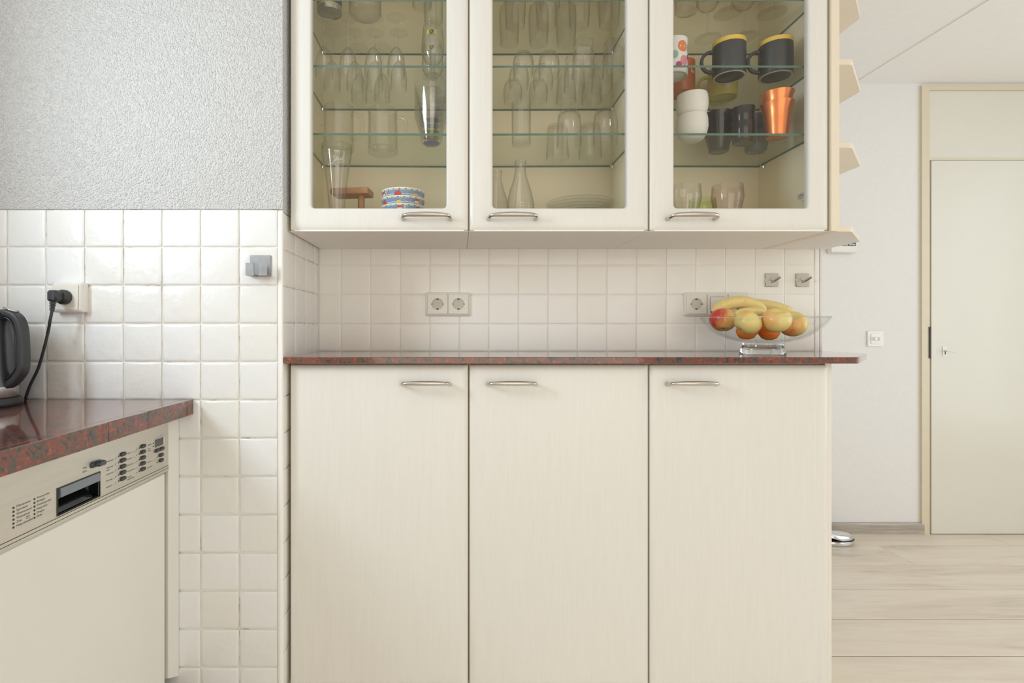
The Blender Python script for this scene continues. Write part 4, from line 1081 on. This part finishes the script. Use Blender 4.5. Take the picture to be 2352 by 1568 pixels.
pg_ = MB().lathe([(0, .106), (.030, .106), (.0318, .103), (.0372, 0), (.0360, 0), (.0305, .098), (0, .100)], 32).mesh('straight_tumbler', 'clear_glass', 40)
for i, (x, y) in enumerate(((.3230, 1.697), (.4280, 1.690))):
    tag(link('straight_tumbler', pg_, None, (x, y, S3 + .0012)), 'upside-down straight tumbler behind the domed glasses, ' + ('nearer the tall straight glass', 'nearer the cabinet side')[i], 'glass', 'upside-down straight tumblers')
# bottles with a ribbed body
ring = []
for q in range(9): ring += [(.0405, .010 + q * .0085), (.0418, .013 + q * .0085), (.0405, .016 + q * .0085)]
cap_o = [(.038, 0), (.0405, .004)] + ring + [(.0395, .092), (.033, .122), (.022, .155), (.0165, .178), (.0155, .196), (.0178, .199), (.0178, .205), (.0160, .207), (.0172, .210), (.0165, .214)]
cm = MB().lathe(shell(cap_o, .0016, .006), 32).mesh('water_bottle', 'clear_glass', 60)
for i, (x, y) in enumerate(((.1870, 1.566), (.1230, 1.660))):
    tag(link('water_bottle', cm, None, (x, y, S0 + .0006)), ('clear ribbed water bottle below the tall straight glass', 'clear ribbed water bottle half behind the cabinet door stile')[i], 'bottle', 'ribbed water bottles')
# stacked glass plates
pm_ = MB().lathe([(0, 0), (.050, 0), (.056, .004), (.080, .012), (.100, .019), (.1025, .0205), (.100, .0225), (.079, .0155), (.054, .008), (0, .004)], 56).mesh('glass_plate', 'bowl_glass', 60)
for i in range(9):
    tag(link('glass_plate', pm_, None, (.372, 1.600, S0 + .0006 + .0092 * i)), 'clear glass plate, ' + ('lowest of the stack', 'second from the bottom of the stack', 'third from the bottom of the stack', 'fourth from the bottom of the stack', 'middle one of the stack', 'fourth from the top of the stack', 'third from the top of the stack', 'second from the top of the stack', 'topmost of the stack')[i], 'plate', 'stacked glass plates')

# cabinet with the mugs ---------------------------------------------
tag(MB().lathe(shell([(.029, 0), (.0325, .004), (.0325, .014), (.0345, .10)], .0018, .014), 32).build('whisky_tumbler', 'clear_glass', None, (.674, 1.540, S1 + .001), 50), 'heavy-based clear tumbler on the top shelf ' + C3, 'glass')
wg = thing('wine_glass', 'stemmed wine glass in the front row, next to the heavy-based tumbler', 'glass', (.799, 1.545, S1 + .001), group='stemmed wine glasses on the top shelf')
MB().lathe([(0, 0), (.0395, 0), (.040, .0015), (.018, .0040), (.0055, .009)], 36).build('foot', 'clear_glass', wg, smooth=60)
MB().lathe([(.0055, .009), (.0040, .020), (.0038, .07), (.0055, .085)], 14).build('stem', 'clear_glass', wg, smooth=60)
MB().lathe([(.0055, .085), (.022, .094), (.034, .112), (.0365, .135), (.033, .160), (.0318, .160), (.0353, .135), (.0328, .113), (.021, .096), (.003, .088)], 32).build('bowl', 'clear_glass', wg, smooth=60)
for x, y, lb in ((.928, 1.545, 'stemmed wine glass in the front row, above the outer charcoal mug'), (.803, 1.680, 'stemmed wine glass in the back row, nearer the spotted mug'), (.915, 1.672, 'stemmed wine glass in the back row, nearer the cabinet side')):
    place(wg, (x, y, S1 + .001), label=lb)

def mug(loc, r, h, body, label, rz, handle=True, rim=None, foot='mug_base', name='mug', group=None, hs=1.0):
    t = thing(name, label, 'mug', loc, rz, group)
    zr = h - (.013 if rim else .0005)
    MB().lathe([(0, .0022), (r - .010, .0022), (r - .007, .004), (r - .007, .0015)], 44).build('underside', body, t)
    MB().lathe([(r - .007, .0015), (r - .0065, 0), (r - .0025, 0), (r - .0015, .0015)], 44).build('foot_ring', foot, t)
    MB().lathe([(r - .0015, .0015), (r, .005), (r, zr)] + ([] if rim else [(r - .001, h), (r - .0035, h), (r - .004, zr), (r - .004, .008), (0, .008)]), 44).build('body', body, t)
    if rim: MB().lathe([(r, zr), (r, h - .001), (r - .001, h), (r - .0035, h), (r - .004, zr), (r - .004, .008), (0, .008)], 44).build('rim', rim, t)
    if handle:
        pts = catmull([(-r + .002, 0, h * .74), (-r - .014 * hs, 0, h * .74), (-r - .029 * hs, 0, h * .60), (-r - .031 * hs, 0, h * .40), (-r - .020 * hs, 0, h * .22), (-r + .002, 0, h * .16)], 6)
        MB().sweep(pts, rrect(-.0045, .0045, -.0055, .0055, .003, 3), (0, 1, 0)).build('handle', body, t)
    return t
mug((.8030, 1.5480, S2 + .001), .0455, .1045, 'mug_charcoal', 'charcoal mug with a yellow rim, next to the spotted mug', R(-8), rim='mug_yellow', group='charcoal mugs with yellow rims')
mug((.9410, 1.5480, S2 + .001), .0455, .1045, 'mug_charcoal', 'charcoal mug with a yellow rim, against the cabinet side', R(-8), rim='mug_yellow', group='charcoal mugs with yellow rims')
sm_ = mug((.6380, 1.5480, S2 + .001), .0400, .105, 'porcelain', 'white mug printed with orange, mint and magenta spots', R(-8), name='spotted_mug')
pt = MB(); a_off = R(8)
for u, z, rx, rz, mi in ((.30, .074, .0155, .0165, 0), (.95, .072, .0090, .0140, 1), (.86, .046, .0060, .0085, 2), (.42, .033, .0125, .0150, 3), (1.05, .026, .0080, .0150, 0), (-.3, .05, .010, .012, 1), (.0, .02, .009, .009, 2)):
    wrap(pt, lambda z_: .0400, a_off + u, z, ell(rx, rz, 18), mi)
pt.build('printed_spots', ['ink_orange', 'ink_mint', 'ink_magenta', 'ink_pink'], sm_, smooth=0)
om = mug((.7100, 1.662, S2 + .001), .0410, .100, 'mug_orange', 'rust orange mug behind the spotted mug', R(-10), foot='mug_orange', name='orange_mug')
mk = MB(); wrap(mk, lambda z_: .0410, R(10) + .55, .056, ell(.0060, .0036, 12), 0); wrap(mk, lambda z_: .0410, R(10) + .38, .060, ell(.0016, .0060, 8), 0)
mk.build('white_mark', 'ink_white', om, smooth=0)
ym = mug((.8560, 1.690, S2 + .001), .0440, .092, 'mug_pale_yellow', 'yellow ribbed mug behind the charcoal mug', R(-4), foot='mug_pale_yellow', name='yellow_mug')
rb = MB()
for z in (.030, .042, .054, .066, .078): rb.lathe([(.0440, z - .0009), (.0447, z), (.0440, z + .0009)], 40)
rb.build('raised_ribs', 'mug_pale_yellow', ym)
wh = MB()
for u in (-.14, 0, .14): wrap(wh, lambda z_: .0442, u - .02, .022, rect(.0040, .0120), 0, .0008)
wh.build('white_stripes', 'ink_white', ym, smooth=0)

def cup(name, label, loc, prof, mat, group=None, wall=.003):
    t = thing(name, label, 'cup', loc, 0, group)
    MB().lathe(shell(prof, wall, .005), 40).build('body', mat, t)
    MB().lathe([(prof[0][0] * .55, -.0002), (prof[0][0] * .55, -.0006), (prof[0][0] * .62, -.0006), (prof[0][0] * .62, -.0002)], 24).build('base_ring', mat, t)
    return t
wc = [(.020, 0), (.030, .004), (.040, .018), (.0450, .040), (.0440, .062), (.0415, .0745)]
cup('white_cup', 'white rounded cup, lower one of the pair', (.6920, 1.546, S3 + .002), wc, 'cup_white', 'stacked white cups')
cup('white_cup', 'white rounded cup, stacked on its twin', (.6930, 1.547, S3 + .002 + .063), wc, 'cup_white', 'stacked white cups')
bc = [(.0260, 0), (.0290, .003), (.0300, .012), (.0375, .040), (.0425, .062), (.0440, .068)]
cup('black_cup', 'black flared cup, bottom one of the low stack', (.8180, 1.640, S3 + .002), bc, 'cup_black', 'black flared cups')
cup('black_cup', 'black flared cup, middle one of the low stack', (.8180, 1.640, S3 + .002 + .026), bc, 'cup_black', 'black flared cups')
cup('black_cup', 'black flared cup on top of the low stack', (.8180, 1.640, S3 + .002 + .052), bc, 'cup_black', 'black flared cups')
ec = [(.0270, 0), (.0285, .003), (.0320, .050), (.0330, .062)]
cup('espresso_cup', 'glossy black espresso cup, lower one of two', (.8540, 1.566, S3 + .002), ec, 'cup_black', 'glossy black espresso cups')
cup('espresso_cup', 'glossy black espresso cup stacked on its twin', (.8540, 1.566, S3 + .002 + .044), ec, 'cup_black', 'glossy black espresso cups')
cup('slate_cup', 'slate grey cup, lower one next to the copper cups', (.9350, 1.640, S3 + .002), [(.026, 0), (.030, .004), (.0345, .030), (.0360, .065)], 'cup_slate', 'slate grey cups')
cup('slate_cup', 'slate grey cup stacked on its twin next to the copper cups', (.9350, 1.640, S3 + .002 + .047), [(.026, 0), (.030, .004), (.0345, .030), (.0360, .065)], 'cup_slate', 'slate grey cups')
kc = [(.0260, 0), (.0285, .002), (.0340, .050), (.0365, .074), (.0405, .088), (.0440, .0985)]
cup('copper_cup', 'copper-coloured metal cup, lower one of the pair', (.9260, 1.516, S3 + .002), kc, 'copper', 'stacked copper cups', .0015)
cup('copper_cup', 'copper-coloured metal cup stacked inside its twin', (.9260, 1.516, S3 + .002 + .0295), kc, 'copper', 'stacked copper cups', .0015)

def embossed(loc, mat, h, r, label, name, rz=0.0, group=None):
    t = thing(name, label, 'glass', loc, rz, group)
    pr = [(r * .55, 0), (r * .62, .003), (r * .66, h * .25), (r * .90, h * .55), (r * 1.0, h * .74), (r * .97, h * .88), (r * .93, h)]
    MB().lathe(shell(pr, .0018, .006), 36).build('glass_body', mat, t, smooth=60)
    f = interp(pr); em = MB()
    for u, z, rx, rz_ in ((-.75, h * .62, .0060, .0085), (-.35, h * .40, .0045, .0060), (.85, h * .66, .0050, .0110), (.2, h * .55, .011, .007), (1.4, h * .4, .006, .010)):
        pts = [(f(z + dz) + .0004, u + du / f(z), z + dz) for du, dz in ell(rx, rz_, 16)]
        em.tube([(a_ * math.sin(b_), -a_ * math.cos(b_), c_) for a_, b_, c_ in pts + pts[:1]], .0006, 5)
    for q in range(4):
        pts = [(f(h * (.35 + .1 * k_ + .04 * q)) + .0004, .05 + .16 * q + .09 * k_, h * (.35 + .1 * k_ + .04 * q)) for k_ in range(4)]
        em.tube([(a_ * math.sin(b_), -a_ * math.cos(b_), c_) for a_, b_, c_ in pts], .0005, 5)
    em.build('embossed_relief', mat, t)
embossed((.6760, 1.548, S0 + .0006), 'clear_glass', .134, .0430, 'clear embossed glass next to the small green one', 'embossed_glass', R(35), 'embossed glasses')
embossed((.7980, 1.548, S0 + .0006), 'pink_glass', .134, .0450, 'pinkish embossed glass standing alone beside the green one', 'embossed_glass', 0, 'embossed glasses')
embossed((.7600, 1.625, S0 + .0006), 'green_glass', .112, .0410, 'small green embossed glass between two larger ones', 'embossed_glass', R(60), 'embossed glasses')
